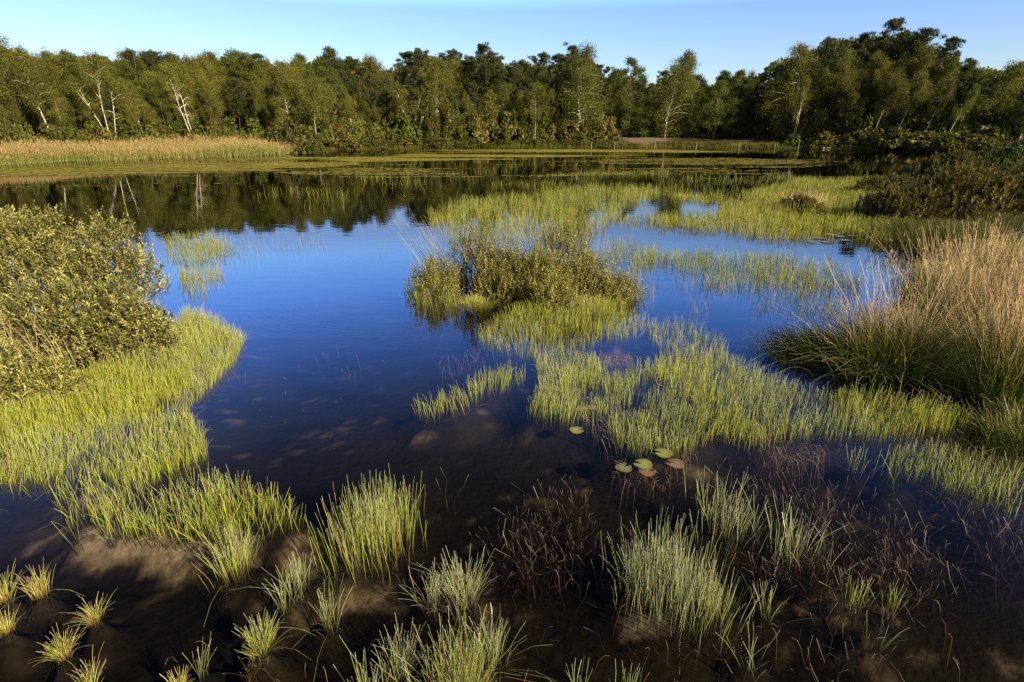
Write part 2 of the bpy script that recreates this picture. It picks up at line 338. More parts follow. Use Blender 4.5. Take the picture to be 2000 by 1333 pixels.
mud = mixc(n, yz.outputs[0], mud, mixc(n, ramp(n, [(.3, (0, 0, 0)), (.75, (1, 1, 1))], nz), (.07, .066, .05), (.15, .138, .105)))
mud = mixc(n, attr(n, 't'), mud, mixc(n, ramp(n, [(.36, (0, 0, 0)), (.6, (1, 1, 1))], nz2), (.20, .14, .08), (.74, .57, .36)))  # pale sand tone stands in for sun falling on the bed
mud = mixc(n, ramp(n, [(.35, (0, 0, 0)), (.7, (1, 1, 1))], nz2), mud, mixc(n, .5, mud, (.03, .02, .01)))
land = mixc(n, nz2, (.030, .028, .010), (.09, .065, .025))
mr = N(n, "ShaderNodeMapRange"); mr.inputs[1].default_value = -.02; mr.inputs[2].default_value = .06; n.links.new(sp.outputs['Z'], mr.inputs[0])
c = mixc(n, mr.outputs[0], mud, land)
c = mixc(n, attr(n, 'rnd'), c, mixc(n, nz2, (.15, .10, .065), (.28, .20, .13)))
surf(n, out, c, .85, .15, bump=nz2, bstr=.6)
tag(obj("ground", mb, m, smooth=True), "dark peat and sand pond bed with painted shade and sun patches, and wooded banks", "ground", kind='structure')

m, n, out = newmat("pond_water")
geo = n.nodes.new("ShaderNodeNewGeometry")
w1 = noise(n, 1.0, 3, geo.outputs['Position'], (1.2, 3.0, 1)); w2 = noise(n, 7.0, 2, geo.outputs['Position'])
rc = gp(455, 612)
vs = N(n, "ShaderNodeVectorMath", operation='DISTANCE'); vs.inputs[1].default_value = (gp(790, 560)[0], gp(790, 560)[1], 0)
n.links.new(geo.outputs['Position'], vs.inputs[0])
sn = N(n, "ShaderNodeMath", operation='SINE'); ml = N(n, "ShaderNodeMath", operation='MULTIPLY'); ml.inputs[1].default_value = 55
n.links.new(vs.outputs['Value'], ml.inputs[0]); n.links.new(ml.outputs[0], sn.inputs[0])
env = ramp(n, [(.0, (0, 0, 0)), (.25, (0, 0, 0)), (.42, (1, 1, 1)), (.62, (0, 0, 0))], None)
dv = N(n, "ShaderNodeMath", operation='MULTIPLY'); dv.inputs[1].default_value = .17; n.links.new(vs.outputs['Value'], dv.inputs[0]); n.links.new(dv.outputs[0], env.node.inputs[0])
rg = N(n, "ShaderNodeMath", operation='MULTIPLY'); n.links.new(sn.outputs[0], rg.inputs[0]); n.links.new(env, rg.inputs[1])
def madd(a, k, b=None):
    x = N(n, "ShaderNodeMath", operation='MULTIPLY_ADD'); n.links.new(a, x.inputs[0]); x.inputs[1].default_value = k
    if b is None: x.inputs[2].default_value = 0
    else: n.links.new(b, x.inputs[2])
    return x.outputs[0]
hgt = madd(w1, 1.0, madd(w2, .05, madd(rg.outputs[0], .09)))
bp = N(n, "ShaderNodeBump"); bp.inputs['Strength'].default_value = 1; bp.inputs['Distance'].default_value = .0016
n.links.new(hgt, bp.inputs['Height'])
dt = N(n, "ShaderNodeVectorMath", operation='DOT_PRODUCT'); n.links.new(bp.outputs[0], dt.inputs[0]); n.links.new(geo.outputs['Incoming'], dt.inputs[1])
def mth(op, a, b=0.0):
    x = N(n, "ShaderNodeMath", operation=op)
    for i_, v_ in ((0, a), (1, b)):
        if hasattr(v_, 'node'): n.links.new(v_, x.inputs[i_])
        else: x.inputs[i_].default_value = v_
    return x.outputs[0]
fr = mth('MULTIPLY_ADD', mth('POWER', mth('SUBTRACT', 1.0, mth('ABSOLUTE', dt.outputs['Value'])), 4.3), .97); fr.node.inputs[2].default_value = .028
gl = N(n, "ShaderNodeBsdfGlossy"); gl.inputs['Roughness'].default_value = .02; n.links.new(bp.outputs[0], gl.inputs['Normal'])
tr = N(n, "ShaderNodeBsdfTransparent"); tr.inputs[0].default_value = (.92, .92, .90, 1)
ms = N(n, "ShaderNodeMixShader"); n.links.new(fr, ms.inputs[0]); n.links.new(tr.outputs[0], ms.inputs[1]); n.links.new(gl.outputs[0], ms.inputs[2])
n.links.new(ms.outputs[0], out.inputs[0])
va = N(n, "ShaderNodeVolumeAbsorption"); va.inputs[0].default_value = (.46, .43, .33, 1); va.inputs[1].default_value = 1.9; n.links.new(va.outputs[0], out.inputs['Volume'])
mb = MB(); mb.add([(x_, y_, z_) for z_ in (-3, 0) for x_, y_ in ((-420, -40), (420, -40), (420, 160), (-420, 160))], [(3, 2, 1, 0), (4, 5, 6, 7), (0, 1, 5, 4), (1, 2, 6, 5), (2, 3, 7, 6), (3, 0, 4, 7)])
tag(obj("water", mb, m), "still dark blue pond water mirroring the wood", "water", kind='structure')

rng = np.random.default_rng(100)
# ------------------------------------------------------------------ trees
def limb(p0, d, L, K=5, droop=0.0, wob=.08):
    p = [np.array(p0, float)]; d = np.array(d, float)
    for k in range(K):
        d = unit(d + rng.normal(0, wob, 3) + np.array([0, 0, -droop * (k + 1) / K])); p.append(p[-1] + d * L / K)
    return np.array(p)
def at_t(pts, t):
    i = min(int(t * (len(pts) - 1)), len(pts) - 2); u = t * (len(pts) - 1) - i
    return pts[i] * (1 - u) + pts[i + 1] * u
def clump_leaves(mb, cen, rad, per, size, flat=.8, centre=None, droop=0.0, aspect=.65):
    cen = np.asarray(cen); rad = np.broadcast_to(rad, (len(cen),))
    n = len(cen) * per
    c = np.repeat(cen, per, 0); r = np.repeat(rad, per)
    off = rdir(n) * (rng.random(n) ** .45)[:, None]; off[:, 2] *= flat
    pos = c + off * r[:, None]
    if droop: pos[:, 2] -= np.abs(rng.normal(0, droop, n)) * r
    nrm = unit(off * .9 + rng.normal(0, .55, (n, 3)) + np.array([0, 0, .35]))
    d = np.cross(nrm, rdir(n)); d[:, 2] -= droop
    s = size * rng.uniform(.7, 1.4, n)
    cl = np.repeat(rng.normal(0, .13, len(cen)), per)
    leaves(mb, pos, d, nrm, s, s * aspect, np.clip(rng.beta(2.2, 2.6, n) + cl, 0, 1))
def make_birch(Ht=12, nst=1, spread=.15, lo=.3, wid=.24, nl=20, per=60, lean=0., bare=0.0, white=True, size=.155, droop=.5):
    tb, cb = MB(), MB(); cen, rad = [], []
    for s in range(nst):
        az = rng.random() * 6.28 if nst > 1 else 0
        d = np.array([cos(az) * spread + lean, sin(az) * spread * .6, 1]) if nst > 1 else np.array([lean + rng.normal(0, .04), 0, 1])
        h = Ht * (1 if s == 0 else rng.uniform(.75, .97))
        st = limb((rng.normal(0, .18) * (nst > 1), rng.normal(0, .18) * (nst > 1), -.3), d, h, 9, 0, .055)
        tube(tb, st, np.linspace(.0085 * h + .02, .015, len(st)) * (.72 if bare else 1), 7)
        for k in range(max(5, nl // nst)):
            t = lo + (1 - lo) * (k + rng.random()) / max(5, nl // nst); t = min(t, .98)
            a = rng.random() * 6.28; p0 = at_t(st, t)
            prof = (1 - t) ** .65 * (.45 + 1.1 * min(1, (t - lo) / .25)) if t > lo else .5
            L = Ht * wid * max(.22, prof) * rng.uniform(.7, 1.25)
            lb = limb(p0, (cos(a), sin(a), rng.uniform(.5, 1.1)), L, 5, .28 * droop, .14)
            tube(tb, lb, np.linspace(.0045 * Ht * (1.15 - t) + .015, .008, len(lb)), 4)
            if t < lo + bare: 
                cen.append(lb[-1]); rad.append(rng.uniform(.4, .6) * Ht / 12)
                continue
            for u in np.linspace(.35, 1, max(2, int(L / .75))):
                cen.append(at_t(lb, u) + rng.normal(0, .18, 3)); rad.append(rng.uniform(.5, 1.0) * Ht / 12)
        for u in (.9, .96, 1.0): cen.append(at_t(st, u)); rad.append(.4 * Ht / 12)
    clump_leaves(cb, cen, rad, per, size, .85, droop=droop)
    return tb, cb
def make_broad(Ht=11, wid=3.2, lo=.12, n=95, per=75, size=.22, peak=.55):
    tb, cb = MB(), MB()
    st = limb((0, 0, -.3), (0, 0, 1), Ht * .85, 8, 0, .05); tube(tb, st, np.linspace(.16, .03, len(st)), 7)
    cen, rad = [], []
    for k in range(n):
        t = lo + (1 - lo) * (rng.random() ** .85)
        w = wid * (np.interp(t, [lo, peak * .6, peak, .85, 1], [.6, .95, 1, .62, .10])) * rng.uniform(.45, 1.1)
        a = rng.random() * 6.28
        c = at_t(st, min(t, .99)) * np.array([1, 1, 0]) + np.array([cos(a) * w, sin(a) * w, t * Ht])
        cen.append(c); rad.append(rng.uniform(.5, .95) * wid / 3.2)
        if k % 5 == 0:
            p0 = at_t(st, max(.08, min(t - .15, .95))); tube(tb, np.array([p0, (p0 + c) / 2 + (0, 0, .25), c]), [.05, .03, .012], 4)
    clump_leaves(cb, cen, rad, per, size, .72)
    return tb, cb
def make_pine(Ht=14, lo=.35, wid=3.0, whorls=13, per=46, size=.30, bushy=1.0):
    tb, cb = MB(), MB(); st = limb((0, 0, -.3), (rng.normal(0, .03), 0, 1), Ht, 8, 0, .03)
    tube(tb, st, np.linspace(.19, .025, len(st)), 7); cen, rad = [], []
    for k in range(whorls):
        t = lo + (1 - lo) * (k + .5) / whorls
        L0 = wid * np.interp(t, [lo, lo + .18, .72, .92, 1], [.65, 1, .86, .5, .14])
        for b in range(rng.integers(3, 6)):
            a = rng.random() * 6.28; L = L0 * rng.uniform(.45, 1.2)
            lb = limb(at_t(st, min(.985, t + rng.normal(0, .015))), (cos(a), sin(a), rng.uniform(.05, .6)), L, 4, -.22, .12)
            tube(tb, lb, np.linspace(.05 * (1.2 - t) + .012, .01, len(lb)), 4)
            for u in np.linspace(.45, 1, max(2, int(L / .7))):
                cen.append(at_t(lb, u) + np.array([*rng.normal(0, .22, 2), .08])); rad.append(rng.uniform(.36, .66) * bushy)
    cen.append(st[-1]); rad.append(.3)
    clump_leaves(cb, cen, rad, per, size, .45, aspect=.4)
    return tb, cb

PROTO = {}
def proto(key, maker, trunk_mat, crown_mat, **kw):
    tb, cb = maker(**kw)
    V = np.concatenate(cb.v); top = np.percentile(V[:, 2], 99.7)
    PROTO[key] = (tb.mesh("trunk", trunk_mat, True), cb.mesh("crown", crown_mat), top)
for i in range(4): proto(f"birch{i}", make_birch, M_pale, M_birch, Ht=12, lo=(.28, .4, .22, .35)[i], wid=(.34, .40, .30, .37)[i], nl=40, per=105)
for i in range(2): proto(f"lean{i}", make_birch, M_wbark, M_birch, Ht=12, lo=.42, wid=.34, nl=32, per=100, lean=(-.22, .20)[i])
proto("fork", make_birch, M_wbark, M_birch, Ht=11, nst=3, spread=.26, lo=.42, wid=.27, nl=36, per=95, bare=.2)
proto("umbrella", make_birch, M_wbark, M_birch, Ht=8, nst=5, spread=.42, lo=.6, wid=.26, nl=44, per=75, bare=.0, droop=.3)
proto("bare", make_birch, M_wbark, M_birch, Ht=11, nst=2, spread=.24, lo=.36, wid=.24, nl=30, per=95, bare=.3)
proto("twin", make_birch, M_wbark, M_birch, Ht=6, nst=3, spread=.2, lo=.35, wid=.2, nl=26, per=60, size=.14)
proto("sapling", make_birch, M_wbark, M_birch, Ht=6.5, lo=.42, wid=.17, nl=20, per=70, size=.14)
for i in range(2): proto(f"column{i}", make_birch, M_wbark, M_birch, Ht=14, lo=.08, wid=.24, nl=56, per=105, droop=1.0)
for i in range(3): proto(f"broad{i}", make_broad, M_gbark, M_broad, Ht=11, wid=(3.6, 4.2, 3.0)[i], n=120, per=170, size=.165, lo=(.05, .15, .10)[i], peak=(.45, .6, .5)[i])
for i in range(4): proto(f"pine{i}", make_pine, M_pbark, M_pine, Ht=14, lo=(.3, .42, .2, .5)[i], wid=(3.6, 4.1, 3.3, 4.2)[i], whorls=15, per=80, size=.24)
proto("redpine", make_pine, M_pbark, M_pine, Ht=14, lo=.62, wid=3.0, whorls=8)
GROUPNAME = {'birch': 'birches of the far wood', 'pine': 'pines of the far wood', 'tree': 'leafy trees of the far wood'}
def sname(key):
    if key.startswith(('pine', 'redpine')): return 'pine', 'pine_tree'
    if key.startswith('broad'): return 'tree', 'leafy_tree'
    return 'birch', 'birch_tree'
def behind(px, off, z=.5):
    px = np.asarray(px, float); Y = np.full(px.shape, 70.0)
    for _ in range(30): Y = .6 * Y + .4 * (yshore(xat(px, Y, z)) + off)
    return xat(px, Y, z), Y
TREES = []     # (px, label)
def tree(key, px, top, off, label=None, rz=None, wscale=1.0, tilt=0.0, base_px=None):
    tm, cm, ht = PROTO[key]
    x, Y = (float(q) for q in behind(px, off)); z = float(terrain(np.array([x]), np.array([Y]))[0])
    sc = (zat(Y, top) - z) / ht
    cat, nm = sname(key)
    e = empty(nm, (x, Y, z), (0, R(tilt), rng.random() * 6.28 if rz is None else R(rz)), (sc * wscale, sc * wscale, sc))
    e['category'] = cat; e['group'] = GROUPNAME[cat]
    obj("trunk", tm, None, e); obj("crown", cm, None, e)
    TREES.append([px, off, key, label, e, sc * ht])
    return e

# trees one can name (px of foot, py of top, metres behind the shore)
LAND = [
 ("birch0", 58, 68, 24, "tall slender birch whose airy tip stands highest at the far left of the wood", None, .8, -4),
 ("lean0", 112, 100, 17, "long thin white birch leaning left behind the pale reeds near the left edge", 0, .8, -3),
 ("fork", 226, 108, 15, "three forked white birch with pinkish bare trunks behind the left reed bed", 20, .95, -3),
 ("lean0", 290, 150, 17, "short white birch leaning left, right beside the three forked birch", 0, .7, -4),
 ("bare", 390, 118, 15, "white birch with bare antler like forks standing alone behind the reeds", 0, .9, -8),
 ("birch3", 575, 118, 12, "birch with thin crooked white stem at the end of the reed bed", None, .9, -3),
 ("birch1", 620, 150, 9, "low spreading birch with several thin white stems, right of the reed bed", None, 1.0, 0),
 ("twin", 690, 212, 5, "small pale birch with three white stems at the water edge, left of umbrella birch", None, 1.15, 0),
 ("umbrella", 808, 165, 8, "umbrella shaped golden birch with a fan of five white stems at the water edge", 40, 1.0, 0),
 ("broad2", 846, 205, 5, "small grey green bushy tree touching the right of the umbrella shaped birch", None, .7, 0),
 ("sapling", 893, 195, 6, "small golden birch with low round crown between umbrella birch and thin straight birch", None, 1.3, 0),
 ("sapling", 968, 175, 7, "thin straight white birch with small tuft crown in front of the dark middle pines", None, 1.0, 0),
 ("birch1", 1045, 160, 6, "broad golden birch with leaning white stem, left of tall bright birch", None, .95, 0),
 ("column0", 1135, 84, 7, "tall bright birch hanging down to the shore just left of the picnic table", None, 1.25, 0),
 ("broad0", 1226, 114, 22, "tall round topped leafy tree behind the sand beach, right of the picnic table", None, .85, 0),
 ("column1", 1298, 103, 19, "pointed drooping birch standing free above the beach with a spire top", None, 1.15, 0),
 ("column0", 1338, 108, 28, "slim second spire of birch right behind the pointed drooping birch", 100, .7, 0),
 ("broad1", 1392, 158, 17, "round dark green leafy tree standing at the back of the beach", None, .95, 0),
 ("column1", 1545, 80, 17, "large weeping birch lit against the black pines right of the beach", 60, 1.2, 2),
 ("birch2", 1655, 122, 15, "narrow birch with straight bright white stem right of the weeping birch", None, .8, 3),
 ("lean1", 1722, 90, 16, "tall white birch leaning right before the highest pines", 0, .75, 3),
 ("lean1", 1770, 105, 18, "second right leaning birch with thin crown, right of the highest pines", 0, .75, 5),
 ("lean1", 1698, 150, 7, "thin right leaning white stem low before the pines, left of the tall leaning birch", 0, .5, 4),
 ("lean1", 1742, 140, 6, "thin right leaning white stem low between the two tall leaning birches", 0, .5, 5),
 ("lean1", 1795, 150, 6, "thin right leaning white birch low below the ragged pine", 0, .5, 6),
 ("bare", 1548, 150, 8, "bare white birch stem at the foot of the weeping birch", 0, .6, 4),
 ("lean1", 1840, 160, 6, "bent white birch low over the right shore shrubs", 0, .5, 9),
 ("lean1", 1880, 118, 12, "wide pale birch leaning over the right shore bushes", 0, 1.1, 4),
 ("pine1", 1985, 86, 22, "dark flat topped pine at the right edge of the wood", None, 1.0, 3),
 ("pine0", 1680, 40, 36, "highest dark pine on the hump at the right of the wood", None, 1.0, 0),
 ("pine3", 1765, 56, 32, "bristly pine with open top branches right of the highest pine", None, .95, 2),
 ("pine2", 1815, 70, 28, "ragged pine with upswept branches at the right end of the hump", None, 1.0, 3),
 ("pine2", 1110, 86, 16, "tall dark green pine sharing its place with the tall bright birch", None, .9, 0),
 ("pine0", 960, 88, 24, "pointed dark pine in the middle of the wood behind the thin straight birch", None, 1.0, 0),
]
for k, px, top, off, lab, rz, ws, tl in LAND: tree(k, px, top, off, lab, rz, ws, tl)
# the rest of the wood, following the skyline
sky_px = np.array([(-150, 85), (0, 84), (60, 80), (110, 98), (160, 88), (250, 104), (300, 92), (400, 96), (520, 98), (570, 118), (630, 97), (720, 97), (745, 122), (800, 102), (860, 84), (910, 102), (960, 94), (1010, 108), (1060, 104), (1110, 92), (1150, 95), (1190, 142), (1225, 128), (1260, 150), (1300, 130), (1340, 130), (1365, 155), (1400, 132), (1440, 122), (1460, 140), (1500, 100), (1560, 82), (1600, 58), (1680, 48), (1720, 62), (1760, 62), (1800, 84), (1840, 92), (1860, 118), (1900, 112), (1940, 120), (1980, 94), (2150, 90)])
def skyl(px): return float(np.interp(px, sky_px[:, 0], sky_px[:, 1]))
rows = [(9, 30, 55, 115, .7), (14, 44, 100, 140, .9), (17, 36, 28, 70, .85), (26, 38, 6, 28, .9), (36, 40, -3, 13, .95)]
for r_i, (off, step, d0, d1, ws) in enumerate(rows):
    px = -120 + 11 * r_i
    while px < 2110:
        p_ = px + rng.uniform(-10, 10); px += step * rng.uniform(.8, 1.25)
        left = p_ < 600; beachy = 1180 < p_ < 1480; right = p_ >= 1480
        o_ = off + rng.uniform(-2, 3) + (10 if p_ < 560 else 0) + (12 if beachy else 0) + (4 if right else 0)
        if r_i == 0 and (1170 < p_ < 1700): continue
        u = rng.random()
        if right: k = f"pine{rng.integers(4)}" if u < (.2, .1, .45, .85, .95)[r_i] else (f"birch{rng.integers(4)}" if u < .9 and r_i in (0, 2) else f"broad{rng.integers(3)}")
        elif beachy: k = f"broad{rng.integers(3)}" if u < .6 else (f"pine{rng.integers(4)}" if u < .85 else "column0")
        elif left: k = f"birch{rng.integers(4)}" if u < (.85, .3, .7, .5, .35)[r_i] else (f"broad{rng.integers(3)}" if u < .9 else f"pine{rng.integers(4)}")
        else: k = f"birch{rng.integers(4)}" if u < (.7, .2, .45, .35, .3)[r_i] else (f"pine{rng.integers(4)}" if u < .85 else f"broad{rng.integers(3)}")
        pn_ = right and k.startswith('pine')
        tree(k, p_, skyl(p_) + rng.uniform(d0, d1 + (34 if pn_ and r_i > 2 else 0)), o_, None, None, ws * rng.uniform(.85, 1.15) * (.8 if pn_ else 1), rng.normal(0, 2.5))

# labels of the unnamed ones: look + the named tree they stand next to + their rank there
SHORT = [(58, "tall far left birch"), (112, "long left leaning birch"), (226, "three forked birch"), (390, "antler birch"), (575, "crooked reed bed birch"), (690, "small three stemmed birch"),
         (808, "umbrella shaped birch"), (893, "small round golden birch"), (968, "thin straight birch"), (1045, "broad golden birch"), (1135, "tall bright birch"), (1226, "round topped beach tree"), (1298, "pointed drooping birch"),
         (1392, "round dark beach tree"), (1545, "weeping birch"), (1655, "narrow birch"), (1722, "tall right leaning birch"), (1815, "ragged pine"), (1880, "wide leaning birch"), (1985, "flat topped edge pine")]
ORD = ["nearest", "second nearest", "third nearest", "fourth nearest", "fifth nearest", "sixth nearest", "seventh nearest", "eighth nearest", "ninth nearest"] + [w_ + " nearest" for w_ in ("tenth", "eleventh", "twelfth", "thirteenth", "fourteenth", "fifteenth", "sixteenth", "seventeenth", "eighteenth")]
LOOK = {'birch': 'olive gold birch', 'pine': 'dark pine', 'tree': 'deep green tree'}
def autolabel(items, look_of, where_of):
    by = {}
    for it in items:
        px = it[0]; a, nm = min(SHORT, key=lambda q: abs(q[0] - px)); side = "left" if px < a else "right"
        by.setdefault((look_of(it), where_of(it), nm, side), []).append((abs(px - a), it))
    for (lk, wh, nm, side), l in by.items():
        l.sort(key=lambda q: q[0])
        for i, (_, it) in enumerate(l):
            it[4]['label'] = f"{lk} {wh}, {ORD[i] + ' ' if len(l) > 1 else ''}{side} of {nm}"
for it in TREES:
    if it[3]: it[4]['label'] = it[3]
def tl(it): return LOOK[it[4]['category']]
def tw(it): return "low in front row" if it[1] < 15 and it[5] < 11 else ("mid wood" if it[1] < 32 else "on the skyline")
autolabel([it for it in TREES if not it[3]], tl, tw)

mb = MB(); nW = 140000
wx = rng.uniform(-130, 2120, nW); wo = rng.uniform(46, 62, nW); X, Yw = behind(wx, wo, 5)
ztop = zat(Yw, np.interp(wx, sky_px[:, 0], sky_px[:, 1]) + 14 + 22 * fbm(wx * .03, wx * .011, 5)); wzz = 1 + (ztop - 1) * rng.random(nW) ** .8
wzz[:40000] = rng.uniform(.3, 4.5, 40000)
leaves(mb, np.stack([X, Yw, wzz], 1), rdir(nW), unit(rdir(nW) + np.array([.4, -.6, .6])), .75, .5)
tag(obj("woodland", mb, M_birch), "dark mass of the deeper wood behind the skyline trees", "woodland", kind='stuff')

rng = np.random.default_rng(101)
# ------------------------------------------------------------------ shrubs on the far shore
def make_bushlet(n=26, per=60, size=.15, flat=.8, lo=0.0):
    tb, cb = MB(), MB(); cen, rad = [], []
    for k in range(n):
        a = rng.random() * 6.28; r = rng.random() ** .5; z = (1 - r * r * .7) * rng.uniform(.25, 1)
        cen.append((cos(a) * r * .85, sin(a) * r * .85, z * .85)); rad.append(rng.uniform(.16, .3))
        if k % 2 == 0: tube(tb, np.array([(cos(a) * .08, sin(a) * .08, -.1), (cos(a) * r * .4, sin(a) * r * .4, z * .5), cen[-1]]), [.03, .02, .008], 4)
    clump_leaves(cb, cen, rad, per, size, flat)
    return tb.mesh("twigs", M_twig), cb
BUSH = [[(t, c.mesh("foliage", mm)) for t, c in (make_bushlet(),)][0] for mm in (M_shrub, M_shrub, M_dkshrub, M_broad)]
SHR = []
def shrub(i, px, off, hp, wp, label=None, group='shrubs along the far shore', name="shore_shrub", look=0):
    x, Y = (float(q) for q in behind(px, off, .3)); z = float(terrain(np.array([x]), np.array([Y]))[0]); k = Y / F * 1.05
    e = empty(name, (x, Y, z - .05), (0, 0, rng.random() * 6.28), (wp * k / 2, wp * k / 2, hp * k))
    tag(e, label, "shrub", group); t, c = BUSH[i]
    obj("twigs", t, None, e); obj("foliage", c, None, e)
    SHR.append([px, off, i, label, e, hp]); return e
px = 560
while px < 1185:
    shrub(rng.choice([0, 1, 3]), px, rng.uniform(6, 9), rng.uniform(34, 66), rng.uniform(50, 80)); px += rng.uniform(24, 34)
px = 565
while px < 1180:
    shrub(rng.choice([0, 1, 1, 2, 3]), px, rng.uniform(.3, 2.5), rng.uniform(12, 25), rng.uniform(34, 62)); px += rng.uniform(17, 26)
for px_, o_, hp_ in ((545, 7, 18), (568, 4, 16), (586, 2, 15), (604, 1.0, 14), (592, 7, 24), (622, 2, 18)): shrub(1, px_, o_, hp_, 46)
px = 20
while px < 580:
    shrub(rng.choice([0, 2, 3, 3]), px, rng.uniform(14, 17), rng.uniform(26, 50), rng.uniform(40, 75)); px += rng.uniform(36, 50)
for px_ in (1285, 1308, 1332, 1358, 1385, 1408): shrub(2, px_, 1.2, 8, 40)
for px_, hp_ in ((1215, 7), (1235, 6), (1465, 6), (1500, 6), (1590, 10)): shrub(1, px_, 1.0, hp_, 40)
shrub(3, 1548, 3, 22, 36, "bright green bush sitting on the sand at the right end of the beach")
for px_, hp, wp in ((1612, 30, 70), (1655, 26, 60), (1700, 36, 90), (1752, 38, 95), (1800, 34, 90), (1845, 32, 90), (1900, 30, 90)):
    shrub(2, px_, 2.5, hp, wp)
for px_, hp, wp in ((1590, 55, 75), (1640, 48, 70), (1700, 62, 80), (1760, 60, 90), (1810, 55, 90), (1860, 62, 90), (1920, 66, 90), (1480, 40, 60), (1250, 26, 60), (1330, 30, 60), (1440, 34, 60)):
    shrub(rng.choice([0, 2, 3]), px_, 12 if px_ > 1500 else 22, hp, wp)
autolabel([s for s in SHR if not s[3]], lambda s: {0: "yellowish shrub", 1: "yellowish shrub", 2: "dark olive shrub", 3: "green leafy shrub"}[s[2]],
          lambda s: "at far water edge" if s[1] < 5 else "under trees")

rng = np.random.default_rng(102)
# ------------------------------------------------------------------ reeds (left shore), weed mats on the water
def scatter(poly, dens, seed=0, ns=1.0, thr=.0, soft=.25):
    lo, hi = poly.min(0), poly.max(0); n = int(dens * np.prod(hi - lo))
    x = rng.uniform(lo[0], hi[0], n); y = rng.uniform(lo[1], hi[1], n)
    k = inpoly(x, y, poly)
    if thr > 0:
        f = fbm(x * ns, y * ns, seed); k &= rng.random(n) < np.clip((f - thr) / soft, 0, 1)
    return x[k], y[k]
mb = MB()
px_ = rng.uniform(-120, 596, 15000); bk = rng.random(15000) ** 1.3 * 13
xs, ys = behind(px_, bk - 1.2, .2)
bz = np.maximum(terrain(xs, ys), -.25)
hh = rng.uniform(.4, 1.15, 15000) * (.55 + .8 * fbm(xs * .35, ys * .35, 4)) * np.interp(px_, [-100, 250, 400, 520, 575], [.9, 1.05, 1.25, 1.15, .6])
brown = np.clip(np.interp(px_, [-100, 200, 300, 420, 480, 560], [.08, .18, .5, .55, .16, .3]) + rng.normal(0, .16, 15000) + (fbm(xs * .35, ys * .35, 6) - .5) * .7, 0, 1)
stems(mb, np.stack([xs, ys, bz], 1), hh, rng.normal(0, .14, (15000, 2)) * hh[:, None], .011, 3, 3, rnd=brown)
nl_ = 15000; ix = rng.integers(0, 15000, nl_); tt = rng.uniform(.3, .9, nl_)
dd = np.stack([rng.normal(0, 1, nl_), rng.normal(0, 1, nl_), rng.uniform(.4, 1.4, nl_)], 1)
leaves(mb, np.stack([xs[ix], ys[ix], bz[ix] + hh[ix] * tt], 1), dd, rdir(nl_), .4, .035, brown[ix])
pl_ = rng.integers(0, 15000, 6000); leaves(mb, np.stack([xs[pl_], ys[pl_], bz[pl_] + hh[pl_] * .93], 1), np.stack([rng.normal(.2, .3, 6000), rng.normal(0, .3, 6000), np.ones(6000)], 1), rdir(6000), .3, .07, .97)
tag(obj("reeds", mb, M_reed), "pale gold and green reed bed along the left far shore", "reeds", kind='stuff')

mb = MB(); nG = 14000; gx_, gy_ = behind(rng.uniform(555, 1730, nG), rng.uniform(-1.2, 3.2, nG), .1); gz_ = terrain(gx_, gy_)
hg = rng.uniform(.15, .6, nG) * (.4 + 1.2 * fbm(gx_ * .3, gy_ * .3, 8))
stems(mb, np.stack([gx_, gy_, gz_], 1), hg, rng.normal(0, .25, (nG, 2)) * hg[:, None], .016, 2, 3, rnd=np.clip(fbm(gx_ * .15, gy_ * .15, 12) * .8 + rng.normal(0, .15, nG), 0, 1))
tag(obj("shore_grass", mb, M_shoreg), "olive and rusty grass fringing the far shore", "grass", kind='stuff')

mb = MB()
def mats(poly, dens, ns, thr, seed, lo=.08, hi=.3, str_=4.5):
    x, y = scatter(gxy(poly), dens)
    f = fbm(x * ns, y * ns * str_, seed); k = rng.random(len(x)) < np.clip((f - thr) / .08, 0, 1); x, y = x[k], y[k]
    n = len(x); s = rng.uniform(lo, hi, n); a = rng.random(n) * 6.28
    th = a[:, None] + np.arange(6)[None] * pi / 3
    rr = s[:, None] * rng.uniform(.6, 1, (n, 6)); z = rng.uniform(.004, .018, n)
    v = np.stack([x[:, None] + np.cos(th) * rr, y[:, None] + np.sin(th) * rr * .7, np.broadcast_to(z[:, None], th.shape)], -1)
    mb.add(v, np.arange(6 * n).reshape(n, 6), np.repeat(np.clip(rng.beta(2, 2, n), 0, 1), 6), .3)
mats([(560, 304), (640, 296), (1000, 292), (1300, 293), (1450, 298), (1380, 306), (1000, 312), (640, 318), (500, 325)], 22, .05, .535, 3, .15, .5)
mats([(0, 331), (300, 318), (560, 306), (700, 312), (700, 322), (500, 338), (300, 340), (0, 345)], 25, .07, .525, 5, .1, .35)
mats([(300, 335), (900, 318), (1500, 310), (1700, 315), (1500, 335), (900, 350), (300, 370)], 22, .10, .58, 6, .06, .22)
mats([(0, 345), (300, 345), (420, 365), (200, 380), (0, 380)], 22, .2, .60, 7, .05, .14)
mats([(1190, 300), (1560, 298), (1650, 330), (1400, 350), (1150, 340)], 25, .10, .54, 8, .06, .2)
tag(obj("pondweed", mb, M_weed), "olive brown weed mats floating on the far water", "pondweed", kind='stuff')

rng = np.random.default_rng(103)
